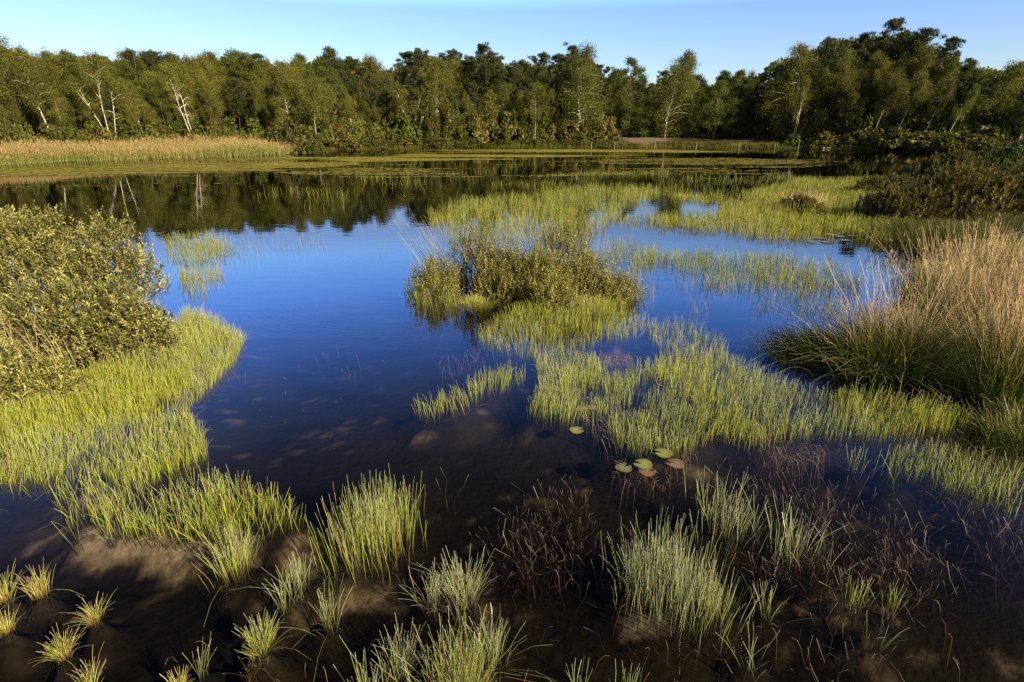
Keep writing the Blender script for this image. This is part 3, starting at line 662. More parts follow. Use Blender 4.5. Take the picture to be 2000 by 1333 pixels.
# ------------------------------------------------------------------ rush beds in the water
def wz(x, y): return np.clip(terrain(x, y), -.28, -.02)
def bed(mbs, poly, dens, h, seed, ns=1.5, thr=.25, soft=.25, rad=.0026, lean=.12, bias=(0, 0), seg=3, mixy=.5, hj=.25, pn=.28):
    """poly in photo px of the feet; h metres above water"""
    pol = gxy(poly); x, y = scatter(pol, dens, seed, ns, thr, soft)
    sc_ = 2.4 if pol[:, 1].max() < 10 else 1.0
    g = rng.random(len(x)) < np.clip((fbm(x * sc_, y * sc_, seed + 9) - pn) / .16, .05, 1); x, y = x[g], y[g]
    n = len(x); z = wz(x, y); f = fbm(x * 1.6, y * 1.6, seed + 40); hh = h * (.56 if pol[:, 1].max() < 11 else .85) * (.45 + 1.0 * f) * rng.uniform(.5, 1.2, n) - z
    ln = (np.clip(rng.standard_t(2.2, (n, 2)) * lean * .75, -1.1, 1.1) + np.array(bias) + (np.stack([fbm(x * 2, y * 2, 50), fbm(x * 2, y * 2, 60)], 1) - .5) * .35) * hh[:, None]
    base = np.stack([x, y, z], 1)
    w = fbm(x * .9, y * .9, seed + 70) + rng.normal(0, .08, n)
    order = np.clip((w - mixy) / .12 + .5, 0, 1) > rng.random(n)
    for msk, m_ in ((order, mbs[1]), (~order, mbs[0])):
        if msk.any(): stems(m_, base[msk], hh[msk], ln[msk], (rad * rng.uniform(.6, 1.1, n))[msk], seg, 3, kink=.012)
# left bank, the bright yellow green one
A, B = MB(), MB()
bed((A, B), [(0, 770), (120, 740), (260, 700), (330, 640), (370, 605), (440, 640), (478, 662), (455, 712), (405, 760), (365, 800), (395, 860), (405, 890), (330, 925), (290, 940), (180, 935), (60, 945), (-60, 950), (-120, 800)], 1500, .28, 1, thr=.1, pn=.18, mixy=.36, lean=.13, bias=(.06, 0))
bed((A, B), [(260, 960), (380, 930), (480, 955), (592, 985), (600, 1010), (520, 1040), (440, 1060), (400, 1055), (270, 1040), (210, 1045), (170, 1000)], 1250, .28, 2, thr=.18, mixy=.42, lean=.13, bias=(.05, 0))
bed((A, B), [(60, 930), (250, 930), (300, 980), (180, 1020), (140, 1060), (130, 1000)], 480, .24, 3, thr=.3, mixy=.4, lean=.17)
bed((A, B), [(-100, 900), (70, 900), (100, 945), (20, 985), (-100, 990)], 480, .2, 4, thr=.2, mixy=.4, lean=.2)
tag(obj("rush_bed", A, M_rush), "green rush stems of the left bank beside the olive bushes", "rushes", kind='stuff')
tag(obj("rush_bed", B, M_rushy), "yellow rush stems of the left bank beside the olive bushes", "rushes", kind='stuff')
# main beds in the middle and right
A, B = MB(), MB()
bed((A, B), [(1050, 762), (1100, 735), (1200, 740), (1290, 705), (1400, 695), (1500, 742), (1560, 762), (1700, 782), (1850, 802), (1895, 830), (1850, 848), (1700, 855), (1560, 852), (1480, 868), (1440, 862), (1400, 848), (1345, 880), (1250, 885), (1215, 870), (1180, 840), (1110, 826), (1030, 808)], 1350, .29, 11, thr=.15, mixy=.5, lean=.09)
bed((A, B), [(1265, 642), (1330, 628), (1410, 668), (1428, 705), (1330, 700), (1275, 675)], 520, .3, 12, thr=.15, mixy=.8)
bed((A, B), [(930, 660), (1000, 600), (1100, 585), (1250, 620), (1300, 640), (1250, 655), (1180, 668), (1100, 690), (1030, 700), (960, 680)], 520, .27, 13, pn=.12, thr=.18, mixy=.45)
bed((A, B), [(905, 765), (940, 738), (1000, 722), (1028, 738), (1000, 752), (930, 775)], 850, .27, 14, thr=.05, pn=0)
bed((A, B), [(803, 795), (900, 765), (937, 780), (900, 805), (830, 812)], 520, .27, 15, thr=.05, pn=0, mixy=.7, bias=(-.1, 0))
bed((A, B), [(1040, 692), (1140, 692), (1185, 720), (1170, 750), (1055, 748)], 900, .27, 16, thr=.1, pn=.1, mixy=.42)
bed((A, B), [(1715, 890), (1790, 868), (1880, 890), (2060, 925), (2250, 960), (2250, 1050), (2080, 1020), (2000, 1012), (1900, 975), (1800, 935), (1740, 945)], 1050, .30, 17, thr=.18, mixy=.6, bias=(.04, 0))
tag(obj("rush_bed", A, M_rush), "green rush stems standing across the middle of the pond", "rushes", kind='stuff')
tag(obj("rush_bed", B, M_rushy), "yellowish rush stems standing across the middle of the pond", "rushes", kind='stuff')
# farther beds round the island and the marsh
A, B = MB(), MB()
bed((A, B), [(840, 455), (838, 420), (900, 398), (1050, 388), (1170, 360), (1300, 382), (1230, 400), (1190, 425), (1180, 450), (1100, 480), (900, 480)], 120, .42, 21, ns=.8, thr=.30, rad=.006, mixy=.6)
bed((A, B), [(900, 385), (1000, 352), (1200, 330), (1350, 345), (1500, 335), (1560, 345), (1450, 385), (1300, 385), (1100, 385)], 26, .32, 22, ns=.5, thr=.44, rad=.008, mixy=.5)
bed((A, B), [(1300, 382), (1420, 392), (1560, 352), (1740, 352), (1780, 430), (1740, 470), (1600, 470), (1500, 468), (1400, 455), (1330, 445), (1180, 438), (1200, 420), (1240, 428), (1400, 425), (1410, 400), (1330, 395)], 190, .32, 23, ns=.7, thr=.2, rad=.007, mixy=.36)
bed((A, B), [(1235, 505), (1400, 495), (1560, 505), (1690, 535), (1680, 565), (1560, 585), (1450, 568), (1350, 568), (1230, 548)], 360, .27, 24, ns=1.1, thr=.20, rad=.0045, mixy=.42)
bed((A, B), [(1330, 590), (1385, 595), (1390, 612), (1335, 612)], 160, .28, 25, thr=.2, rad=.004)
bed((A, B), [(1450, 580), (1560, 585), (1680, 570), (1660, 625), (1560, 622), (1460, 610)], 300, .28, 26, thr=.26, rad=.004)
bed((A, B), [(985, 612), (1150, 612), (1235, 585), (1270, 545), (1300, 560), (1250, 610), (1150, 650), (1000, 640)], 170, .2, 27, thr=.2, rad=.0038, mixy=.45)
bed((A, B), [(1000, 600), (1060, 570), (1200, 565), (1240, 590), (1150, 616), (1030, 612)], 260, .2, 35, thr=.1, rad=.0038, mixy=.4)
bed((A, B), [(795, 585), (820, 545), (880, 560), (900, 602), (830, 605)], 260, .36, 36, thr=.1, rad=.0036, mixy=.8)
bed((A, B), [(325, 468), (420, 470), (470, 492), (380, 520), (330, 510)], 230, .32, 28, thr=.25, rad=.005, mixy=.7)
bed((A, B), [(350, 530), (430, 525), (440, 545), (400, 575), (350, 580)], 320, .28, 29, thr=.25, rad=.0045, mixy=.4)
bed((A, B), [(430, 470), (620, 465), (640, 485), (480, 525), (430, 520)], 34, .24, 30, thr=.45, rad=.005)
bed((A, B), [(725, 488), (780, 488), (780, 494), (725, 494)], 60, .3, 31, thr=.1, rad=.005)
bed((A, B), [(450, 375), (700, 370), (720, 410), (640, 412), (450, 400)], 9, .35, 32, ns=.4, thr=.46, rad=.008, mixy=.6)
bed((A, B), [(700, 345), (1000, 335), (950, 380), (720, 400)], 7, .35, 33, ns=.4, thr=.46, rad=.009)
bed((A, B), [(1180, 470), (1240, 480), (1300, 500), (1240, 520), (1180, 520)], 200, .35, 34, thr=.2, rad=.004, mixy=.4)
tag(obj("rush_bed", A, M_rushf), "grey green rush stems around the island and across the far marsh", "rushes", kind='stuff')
tag(obj("rush_bed", B, M_rushyf), "golden green rush stems of the marsh beyond the island", "rushes", kind='stuff')
# drowned red brown sprigs
A = MB()
for poly, dens, sd in (([(840, 960), (960, 930), (1130, 960), (1180, 1060), (1120, 1130), (950, 1100), (860, 1030)], 560, 41), ([(1360, 930), (1480, 930), (1600, 960), (1760, 960), (2050, 1010), (2050, 1120), (1800, 1190), (1600, 1180), (1480, 1120), (1420, 1010)], 600, 42), ([(1180, 900), (1340, 900), (1340, 960), (1200, 960)], 120, 43), ([(500, 1190), (1100, 1100), (1900, 1200), (1900, 1330), (500, 1330)], 70, 44), ([(1480, 880), (1560, 885), (1550, 925), (1490, 920)], 500, 45)):
    x, y = scatter(gxy(poly), dens, sd, 1.6, .35)
    n = len(x); z = terrain(x, y); hh = rng.uniform(.02, .12, n) - z
    stems(A, np.stack([x, y, z], 1), hh, rng.normal(0, .36, (n, 2)) * hh[:, None], .0017, 4, 3, kink=.06, rnd=rng.random(n))
tag(obj("drowned_sprigs", A, M_red), "red brown half drowned plant sprigs in the shallow foreground", "water plants", kind='stuff')

rng = np.random.default_rng(104)
# ------------------------------------------------------------------ single clumps in the foreground
CL = [ # px, py of foot, width px, height px, stems, material, spread, label
 (450, 1105, 60, 130, 130, M_rush, .30, "green rush clump fanning out at the tip of the left rush bed"),
 (725, 1055, 150, 150, 520, M_rush, .13, "big dense upright rush clump left of the picture's middle"),
 (572, 1140, 60, 95, 42, M_rushg, .35, "sparse rush clump right of the fanning clump of the left bed"),
 (552, 1165, 22, 55, 22, M_rushg, .35, "very small rush clump just below the sparse one near the fanning clump"),
 (635, 1205, 40, 75, 34, M_rushg, .50, "small dark star shaped rush clump below the big upright clump"),
 (185, 1205, 40, 60, 60, M_tuft, .60, "spiky green and red tuft alone in the dark water at lower left"),
 (122, 1275, 44, 62, 90, M_tuft, .45, "round pale tuft with reddish tips below the spiky tuft at lower left"),
 (78, 1155, 52, 75, 60, M_tuft, .30, "reddish grass tuft with one tall bent stalk at the left edge"),
 (8, 1165, 40, 70, 60, M_tuft, .30, "reddish tuft cut by the left picture edge, upper one"),
 (12, 1225, 34, 48, 70, M_tuft, .40, "brownish tuft cut by the left picture edge, lower one"),
 (178, 1335, 46, 66, 50, M_tuft, .45, "pale reddish tuft cut by the bottom edge at lower left"),
 (388, 1287, 20, 36, 16, M_rushg, .60, "tiny star of blades alone in dark water at lower left"),
 (512, 1265, 62, 84, 170, M_rush, .38, "bright yellow green rounded tuft in the lower left quarter"),
 (350, 1345, 40, 52, 50, M_tuft, .40, "small pale tuft at the bottom edge left of the rounded tuft"),
 (490, 1318, 34, 36, 36, M_red, .55, "small dark red tuft just under the rounded yellow green tuft"),
 (905, 1155, 76, 92, 150, M_rushg, .42, "fan shaped grey green rush clump below the big upright clump"),
 (845, 1155, 44, 80, 60, M_rushg, .40, "thin rush clump leaning against the left of the fan shaped clump"),
 (890, 1330, 130, 130, 330, M_rush, .38, "wide tangled rush clump at the bottom edge left of centre"),
 (775, 1285, 60, 80, 80, M_rushg, .36, "rush clump between the tangled bottom clump and the dark star clump"),
 (715, 1345, 60, 125, 36, M_rushg, .22, "few tall thin stems with dark seed heads at the bottom edge"),
 (960, 1255, 60, 90, 70, M_rushg, .42, "loose rush clump at the upper right of the tangled bottom clump"),
 (1130, 1345, 44, 130, 16, M_rushg, .32, "sparse tall pale stems at the bottom edge right of centre, left one"),
 (1225, 1345, 44, 140, 18, M_rushg, .26, "sparse tall pale stems at the bottom edge right of centre, right one"),
 (1320, 1165, 200, 160, 470, M_rushg, .16, "largest grey green rush clump in the lower right quarter"),
 (1395, 1195, 80, 110, 130, M_rush, .24, "yellowish front part clump at the right foot of the largest grey green clump"),
 (1240, 1130, 70, 110, 90, M_rushg, .28, "loose clump along the left side of the largest grey green clump"),
 (1420, 1020, 110, 110, 130, M_rushg, .20, "thin rush clump behind the largest grey green clump"),
 (1560, 1075, 110, 120, 80, M_rushg, .30, "scattered pale rush clump among the red drowned sprigs"),
 (1678, 1165, 44, 80, 34, M_rush, .26, "small bright rush clump in the lower right, left of its twin"),
 (1748, 1178, 48, 74, 34, M_rush, .30, "small bright rush clump in the lower right, right of its twin"),
 (1715, 1240, 40, 52, 14, M_rushg, .45, "few short stems beside the lit sand patch in the lower right"),
 (1475, 1280, 50, 60, 18, M_rushg, .60, "thin splayed stems near the bottom edge right of the pale tall stems"),
 (1500, 1175, 44, 70, 26, M_rushg, .40, "loose pale stems right of the largest grey green clump"),
 (1685, 905, 40, 70, 22, M_rushg, .25, "few thin stems in open dark water left of the right rush bed"),
]
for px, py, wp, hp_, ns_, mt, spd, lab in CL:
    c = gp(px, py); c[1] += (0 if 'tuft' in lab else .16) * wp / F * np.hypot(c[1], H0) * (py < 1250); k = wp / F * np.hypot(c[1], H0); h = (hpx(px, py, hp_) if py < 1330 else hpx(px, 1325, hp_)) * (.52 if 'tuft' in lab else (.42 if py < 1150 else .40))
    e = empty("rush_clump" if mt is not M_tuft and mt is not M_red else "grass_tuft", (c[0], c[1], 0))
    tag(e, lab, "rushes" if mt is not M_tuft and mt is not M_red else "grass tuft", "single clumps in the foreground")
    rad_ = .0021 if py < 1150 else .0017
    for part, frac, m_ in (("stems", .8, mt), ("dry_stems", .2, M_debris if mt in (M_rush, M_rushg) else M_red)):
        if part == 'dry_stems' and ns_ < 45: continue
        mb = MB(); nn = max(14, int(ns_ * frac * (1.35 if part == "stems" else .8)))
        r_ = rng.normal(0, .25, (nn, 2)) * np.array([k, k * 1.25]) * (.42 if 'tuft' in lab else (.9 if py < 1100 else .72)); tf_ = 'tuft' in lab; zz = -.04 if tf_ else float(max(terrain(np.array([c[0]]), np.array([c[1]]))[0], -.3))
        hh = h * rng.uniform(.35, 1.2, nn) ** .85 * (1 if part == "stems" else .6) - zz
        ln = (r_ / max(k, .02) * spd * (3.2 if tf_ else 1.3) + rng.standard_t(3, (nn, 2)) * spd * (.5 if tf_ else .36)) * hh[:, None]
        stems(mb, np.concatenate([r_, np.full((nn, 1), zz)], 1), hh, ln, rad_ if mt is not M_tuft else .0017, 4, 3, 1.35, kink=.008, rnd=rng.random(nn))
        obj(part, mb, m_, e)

rng = np.random.default_rng(105)
# ------------------------------------------------------------------ leafy bushes near by
def make_leafbush(env, nshoot, nleaf, Ll, Lw, slen, nbranch, zlo=.35, foot=.12, lumps=16, upw=.9):
    """env (rx, ry, height). Shoots with leaves set spirally up them, branches below."""
    rx, ry, hz = env; tb, cb = MB(), MB()
    lump = unit(rng.normal(size=(lumps, 3)) * np.array([1, 1, .6])); lump[:, 2] = np.abs(lump[:, 2])
    d = rdir(nshoot * 3); d[:, 2] = np.abs(d[:, 2]) * 1.1 - .12; d = unit(d)
    g = np.max(d @ lump.T, axis=1); keep = rng.random(len(d)) < np.clip((g - .62) * 3.4, .08, 1); d = d[keep][:nshoot]; g = g[keep][:nshoot]
    n = len(d); rr = (.50 + .50 * np.clip((g - .55) / .45, 0, 1) ** 1.3) * rng.uniform(.35, 1.06, n) ** .6
    tip = d * rr[:, None] * np.array([rx, ry, hz * (1 - zlo * .5)]) + np.array([0, 0, hz * zlo * .5])
    sd = unit(d * np.array([.55, .55, .2]) + np.array([0, 0, upw]) + rng.normal(0, .28, (n, 3)))
    st = tip - sd * slen
    L = rng.uniform(.7, 1.3, n) * slen
    u = (np.arange(nleaf)[None] + rng.random((n, nleaf))) / nleaf
    u = .15 + .85 * u ** .8
    p = st[:, None] + sd[:, None] * (L[:, None] * u)[..., None]
    ph = rng.random(n)[:, None] * 6.28 + np.arange(nleaf)[None] * 2.4
    a = unit(np.cross(sd, np.array([.3, .9, .1]))); b = np.cross(sd, a)
    rad = np.cos(ph)[..., None] * a[:, None] + np.sin(ph)[..., None] * b[:, None]
    ang = np.interp(u, [0, .8, 1], [1.15, .75, .35])[..., None]
    dl = sd[:, None] * np.cos(ang) + rad * np.sin(ang) + rng.normal(0, .14, p.shape)
    nr = sd[:, None] * np.sin(ang) - rad * np.cos(ang) + rng.normal(0, .2, p.shape)
    sz = (Ll * 1.05 * rng.uniform(.65, 1.2, (n, nleaf)) * np.interp(u, [0, .5, 1], [1, 1, .6]) * rng.uniform(.7, 1.25, (n, 1))).ravel()
    tone = np.clip(rng.normal(.40, .24, (n, nleaf)) + rng.normal(0, .18, n)[:, None] + (u - .5) * .35, 0, 1).ravel()
    leaves(cb, p.reshape(-1, 3), dl.reshape(-1, 3), nr.reshape(-1, 3), sz, sz * Lw / Ll, tone)
    stems(tb, st, np.maximum(sd[:, 2] * L, .01), sd[:, :2] * L[:, None], .0035, 2, 3, 1.0, rnd=.5)
    pick = rng.choice(n, min(nbranch, n), replace=False)
    for i in pick:
        f0 = np.array([rng.normal(0, foot) * rx, rng.normal(0, foot) * ry, -.15]); e = st[i]
        md = (f0 + e) / 2 + np.array([*( (e - f0)[:2] * .12), hz * .1]) + rng.normal(0, .04 * hz, 3)
        q1 = f0 * .7 + md * .3 + rng.normal(0, .02, 3)
        tube(tb, np.array([f0, q1, md, md * .5 + e * .5 + rng.normal(0, .025, 3), e]), np.array([.013, .012, .009, .006, .004]) * (.8 + .35 * hz), 5)
    return tb, cb
def leafbush(px, py, env, label, mat, cat="bush", group=None, name="leafy_bush", z=0.0, Y=None, **kw):
    c = gp(px, py) if Y is None else np.array([xat(px, Y, z), Y, z])
    global rng; rng = np.random.default_rng(int(px * 7 + py * 13) % 9973 + 1)
    e = empty(name, (c[0], c[1], max(0, float(terrain(np.array([c[0]]), np.array([c[1]]))[0]))), (0, 0, 0)); tag(e, label, cat, group)
    tb, cb = make_leafbush(env, **kw); obj("branches", tb, M_twig, e, True); obj("foliage", cb, mat, e); return e
g_ = "olive leaved bushes on the left bank"
leafbush(10, 600, (1.5, .8, 2.05), "tall olive leaved bush highest at the left edge with bare stems below", M_myrtle, group=g_, nshoot=1215, nleaf=11, Ll=0.069, Lw=0.026, slen=.30, nbranch=26, zlo=.7, upw=.7)
leafbush(115, 606, (1.05, .7, 1.82), "olive leaved bush filling the gap between the tallest and the domed one", M_myrtle, group=g_, nshoot=738, nleaf=11, Ll=.064, Lw=.024, slen=.30, nbranch=22, zlo=.5, upw=.8)
leafbush(225, 600, (.95, .7, 1.68), "olive leaved bush with domed top reaching over the water, right of the tallest", M_myrtle, group=g_, nshoot=940, nleaf=11, Ll=0.065, Lw=0.025, slen=.28, nbranch=30, zlo=.45, upw=.7)
leafbush(140, 690, (.95, .55, 1.12), "middle olive bush with upright pale shoots in front of the domed ones", M_myrtle, group=g_, nshoot=822, nleaf=12, Ll=0.067, Lw=0.024, slen=.22, nbranch=22, zlo=.3, upw=1.3)
leafbush(275, 690, (.55, .4, 1.1), "dense brownish olive bush at the right end of the left bank row", M_myrtle, group=g_, nshoot=587, nleaf=11, Ll=0.058, Lw=0.022, slen=.17, nbranch=20, zlo=.3, upw=1.0)
leafbush(-10, 790, (.45, .45, .9), "pale yellow olive bush cut by the left picture edge, nearest of the row", M_myrtle, group=g_, nshoot=587, nleaf=12, Ll=0.067, Lw=0.024, slen=.30, nbranch=16, zlo=.2, upw=1.2)
leafbush(110, 770, (.5, .3, .5), "low orange tinged bush at the foot of the left bank row", M_isle, group=g_, nshoot=226, nleaf=11, Ll=0.050, Lw=0.019, slen=.16, nbranch=12, zlo=.2, upw=1.2)
g_ = "bushes of the small island"
for px, py, env, lab, ns_ in (
    (850, 574, (.55, .5, .78), "dark left bush of the small island under the straw stalks", 330),
    (930, 560, (.66, .5, 1.34), "second bush from left on the small island, shadowed beneath", 380),
    (1020, 572, (.74, .5, 1.12), "middle bush of the small island", 420),
    (1105, 562, (.72, .5, 1.50), "tallest golden bush right of the island's middle", 400),
    (1150, 580, (.66, .46, 1.0), "yellow tinged bush near the right end of the island", 360),
    (1205, 580, (.55, .4, .62), "low loose bush at the right tip of the island", 200),
    (978, 574, (.55, .45, 1.15), "olive bush just left of the island's middle bush", 330),
    (1062, 580, (.55, .42, 1.1), "olive bush in front of the tallest island bush", 330),
    (1090, 600, (.46, .3, .7), "small upright bush at the front of the island", 160)):
    leafbush(px, py, env, lab, M_isle, group=g_, nshoot=int(ns_ * 1.9), nleaf=12, Ll=.045, Lw=.019, slen=.26, nbranch=26, zlo=.12, foot=.4, lumps=30, upw=1.5)
g_ = "bushes on the right bank"
for px, py, env, lab, mt, ns_ in (
    (1760, 430, (1.7, 1.1, 1.1), "low brown olive bush at the left of the right bank, by the marsh", M_dkshrub, 420),
    (1880, 430, (1.9, 1.4, 1.8), "middle brown olive bush of the right bank behind the straw tussock", M_dkshrub, 520),
    (2010, 430, (2.0, 1.5, 2.3), "dark tall bush of the right bank cut by the right edge", M_dkshrub, 520),
    (1850, 365, (2.6, 1.6, 1.8), "dark bush farther back on the right bank", M_dkshrub, 420),
    (1950, 350, (2.6, 1.8, 2.6), "bright green alder bush farther back on the right bank", M_alder, 520),
    (2080, 350, (3.5, 2.2, 4.3), "tall green alder filling the right picture edge below the wood", M_alder, 700)):
    leafbush(px, py, env, lab, mt, group=g_, nshoot=int(ns_*2.2), nleaf=16, Ll=.10 if env[0] < 2.2 else .14, Lw=.05 if env[0] < 2.2 else .075, slen=.32, nbranch=22, zlo=.1)
leafbush(1735, 378, (1.6, 1.1, .9), "low dark bush at the marsh corner of the right bank, farther back", M_dkshrub, group=g_, nshoot=600, nleaf=14, Ll=.10, Lw=.05, slen=.3, nbranch=16, zlo=.1)
leafbush(1562, 408, (.9, .6, .62), "small dark bush in the middle of the bright marsh", M_dkshrub, nshoot=367, nleaf=11, Ll=0.090, Lw=0.037, slen=.2, nbranch=12, zlo=.1)

rng = np.random.default_rng(106)
# ------------------------------------------------------------------ tussocks and tall stalks
def tussock(px, py, label, parts, name="grass_tussock", group=None, z=None):
    c = gp(px, py); zz = max(-.15, float(terrain(np.array([c[0]]), np.array([c[1]]))[0])) if z is None else z
    e = empty(name, (c[0], c[1], zz)); tag(e, label, "grass", group)
    for nm, n, rx, ry, h0, h1, out, jit, rad, mt, bias, pw in parts:
        mb = MB(); r_ = rng.normal(0, .4, (n, 2)) * np.array([rx, ry])
        hh = rng.uniform(h0, h1, n)
        ln = (r_ / np.array([rx, ry]) * out + rng.normal(0, jit, (n, 2)) + np.array(bias)) * hh[:, None]
        stems(mb, np.concatenate([r_, np.full((n, 1), -.05)], 1), hh, ln, rad * rng.uniform(.6, 1.25, n), 5, 3, pw, .6, kink=.012)
        if nm == "stalks" and n > 60 and px > 1500:
            k9 = rng.integers(0, n, n // 2); t9 = rng.uniform(.86, 1, n // 2)
            p9 = np.concatenate([r_[k9] + ln[k9] * (t9 ** pw)[:, None], (hh[k9] * t9 - np.linalg.norm(ln[k9], axis=1) ** 2 / hh[k9] * .35 * t9 ** 3)[:, None]], 1)
            leaves(mb, p9, np.concatenate([ln[k9] / hh[k9][:, None], np.ones((n // 2, 1))], 1) + rng.normal(0, .35, (n // 2, 3)), rdir(n // 2), .07, .012, rng.uniform(.8, 1, n // 2))
        obj(nm, mb, mt, e)
    return e
g_ = "straw coloured grass tussocks on the right bank"
tussock(1735, 715, "wide dark based grass tussock with straw stalks leaning left over the water", [
    ("blades", 3000, .72, .5, .35, 1.0, .62, .34, .0042, M_tgreen, (-.08, 0), 1.5),
    ("stalks", 260, .60, .42, .9, 1.65, .34, .2, .0026, M_straw, (-.02, .05), 1.4)], group=g_)
tussock(1890, 690, "golden straw tussock behind the two front ones, tallest mass of stalks", [
    ("blades", 1800, .6, .4, .4, 1.0, .45, .3, .0040, M_tgreen, (0, 0), 1.5),
    ("stalks", 800, .6, .4, 1.0, 1.8, .30, .16, .0024, M_straw, (0, 0), 1.4)], group=g_)
tussock(1960, 775, "bright green and straw tussock at the right edge, nearest to the camera", [
    ("blades", 1500, .30, .25, .5, 1.2, .32, .2, .0034, M_tgreen, (.03, 0), 1.5),
    ("stalks", 420, .34, .25, 1.0, 1.75, .22, .13, .0024, M_straw, (0, .05), 1.4)], group=g_)
tussock(2060, 720, "straw tussock cut by the right picture edge", [
    ("blades", 1400, .45, .3, .5, 1.1, .35, .24, .0038, M_tgreen, (0, 0), 1.5),
    ("stalks", 600, .5, .3, 1.0, 1.8, .25, .14, .0024, M_straw, (0, 0), 1.4)], group=g_)
tussock(1830, 590, "straw tussock on the right bank directly behind the wide dark based one", [
    ("blades", 1300, .7, .5, .3, .7, .4, .3, .0045, M_tgreen, (0, 0), 1.5),
    ("stalks", 150, .7, .5, .5, 1.1, .26, .16, .0028, M_straw, (-.05, 0), 1.4)], group=g_)
tussock(1980, 570, "straw tussock farthest back on the right bank, before the dark bushes", [
    ("blades", 2400, 1.1, .6, .4, .9, .4, .2, .0038, M_tgreen, (0, 0), 1.5),
    ("stalks", 380, 1.2, .6, .5, 1.15, .26, .16, .003, M_straw, (0, 0), 1.4)], group=g_)
tussock(1790, 462, "dark low grass at the left end of the right bank bushes", [("blades", 1800, 1.3, .7, .25, .55, .4, .25, .005, M_dkrush, (0, 0), 1.5)], name="grass_patch")
tussock(1990, 470, "dark low grass at the right edge before the bank bushes", [("blades", 1800, 1.5, .8, .25, .6, .4, .25, .005, M_dkrush, (0, 0), 1.5)], name="grass_patch")
tussock(1870, 490, "low brownish grass patch between the straw tussocks and the dark bushes", [
    ("blades", 2600, 1.8, .9, .25, .6, .4, .2, .005, M_dkrush, (0, 0), 1.5)], name="grass_patch")
for px, py, lab in ((2230, 700, "straw tussock out to the right beyond the picture edge, middle one"), (2350, 820, "straw tussock out to the right beyond the picture edge, near one"), (2300, 560, "straw tussock out to the right beyond the picture edge, far one")):
    tussock(px, py, lab, [("blades", 1200, .6, .45, .4, 1.0, .4, .3, .004, M_tgreen, (0, 0), 1.5), ("stalks", 350, .6, .45, .8, 1.6, .3, .2, .003, M_straw, (0, 0), 1.4)], group=g_)
tussock(2010, 850, "green grass clump on the mud at the right edge under the nearest tussock", [
    ("blades", 900, .5, .25, .2, .5, .4, .3, .0026, M_tgreen, (0, 0), 1.4)], name="grass_clump")
tussock(1590, 690, "low dark green grass clump at the water, left foot of the wide tussock", [
    ("blades", 3600, .62, .42, .2, .55, .55, .25, .0032, M_dkrush, (-.1, 0), 1.4),
    ("dry_blades", 40, .3, .25, .4, .7, .7, .3, .0025, M_straw, (-.7, 0), 1.2)], group=g_)
tussock(880, 555, "fan of pale straw stalks leaning left on the island's left end", [
    ("stalks", 130, .6, .3, .6, 1.65, .10, .14, .0034, M_reed, (-.38, .05), 1.3)], name="straw_stalks")
tussock(1075, 540, "loose pale straw stalks standing out of the island's middle bushes", [
    ("stalks", 300, 1.3, .4, .5, 1.4, .10, .16, .0032, M_reed, (-.18, .05), 1.3)], name="straw_stalks")
tussock(925, 590, "yellow orange moss grass tuft at the front of the island", [
    ("blades", 900, .26, .18, .12, .34, .6, .3, .0032, M_rushy, (0, 0), 1.4),
    ("red_blades", 200, .22, .16, .12, .30, .5, .3, .0030, M_tuft, (0, 0), 1.4)], name="moss_tuft")
tussock(1150, 595, "yellow grass tuft under the right bush of the island", [
    ("blades", 900, .5, .18, .15, .38, .5, .3, .0032, M_rushy, (0, 0), 1.4)], name="moss_tuft")
tussock(1570, 405, "straw coloured tuft on the bright marsh beyond the pond", [
    ("stalks", 700, .9, .5, .4, .8, .3, .2, .006, M_straw, (0, 0), 1.4)], name="marsh_tuft")
for px, py, b, lab in ((150, 760, (-.45, .1), "thin pale stalks arching left through the left bank bushes"), (60, 740, (-.3, .1), "few pale stalks at the left edge between the olive bushes")):
    tussock(px, py, lab, [("stalks", 12, .18, .12, .7, 1.15, .1, .13, .0028, M_straw, b, 1.2)], name="straw_stalks")
tussock(395, 640, "single dry stalk leaning over blue water at the left bank", [("stalks", 3, .10, .1, .45, .7, .1, .1, .003, M_straw, (.15, .1), 1.1)], name="straw_stalks")
# reddish mugwort-like stalks at the right edge
for px, top, lab in ((1948, 262, "left tall reddish seed stalk at the right edge"), (1972, 300, "middle shorter reddish seed stalk at the right edge"), (1996, 262, "right tall reddish seed stalk at the right edge")):
    c = gp(px - 8, 640); e = empty("seed_stalk", (c[0], c[1], .1)); tag(e, lab, "plant", "reddish seed stalks at the right edge")
    h = zat(c[1], top) - .1; mb = MB(); ln = rng.normal(0, .06, 2)
    pts = np.array([(ln[0] * t ** 2 * h, ln[1] * t * h, t * h) for t in np.linspace(0, 1, 9)])
    tube(mb, pts, np.linspace(.009, .004, 9), 5, .9); obj("stalk", mb, M_straw, e)
    mb = MB(); tt = rng.uniform(.55, 1, 220); pp = np.array([at_t(pts, t) for t in tt]) + rng.normal(0, .008, (220, 3))
    leaves(mb, pp, rdir(220) + np.array([0, 0, 1.2]), rdir(220), .03, .012, rng.uniform(.6, 1, 220)); obj("seed_head", mb, M_red, e)

rng = np.random.default_rng(107)
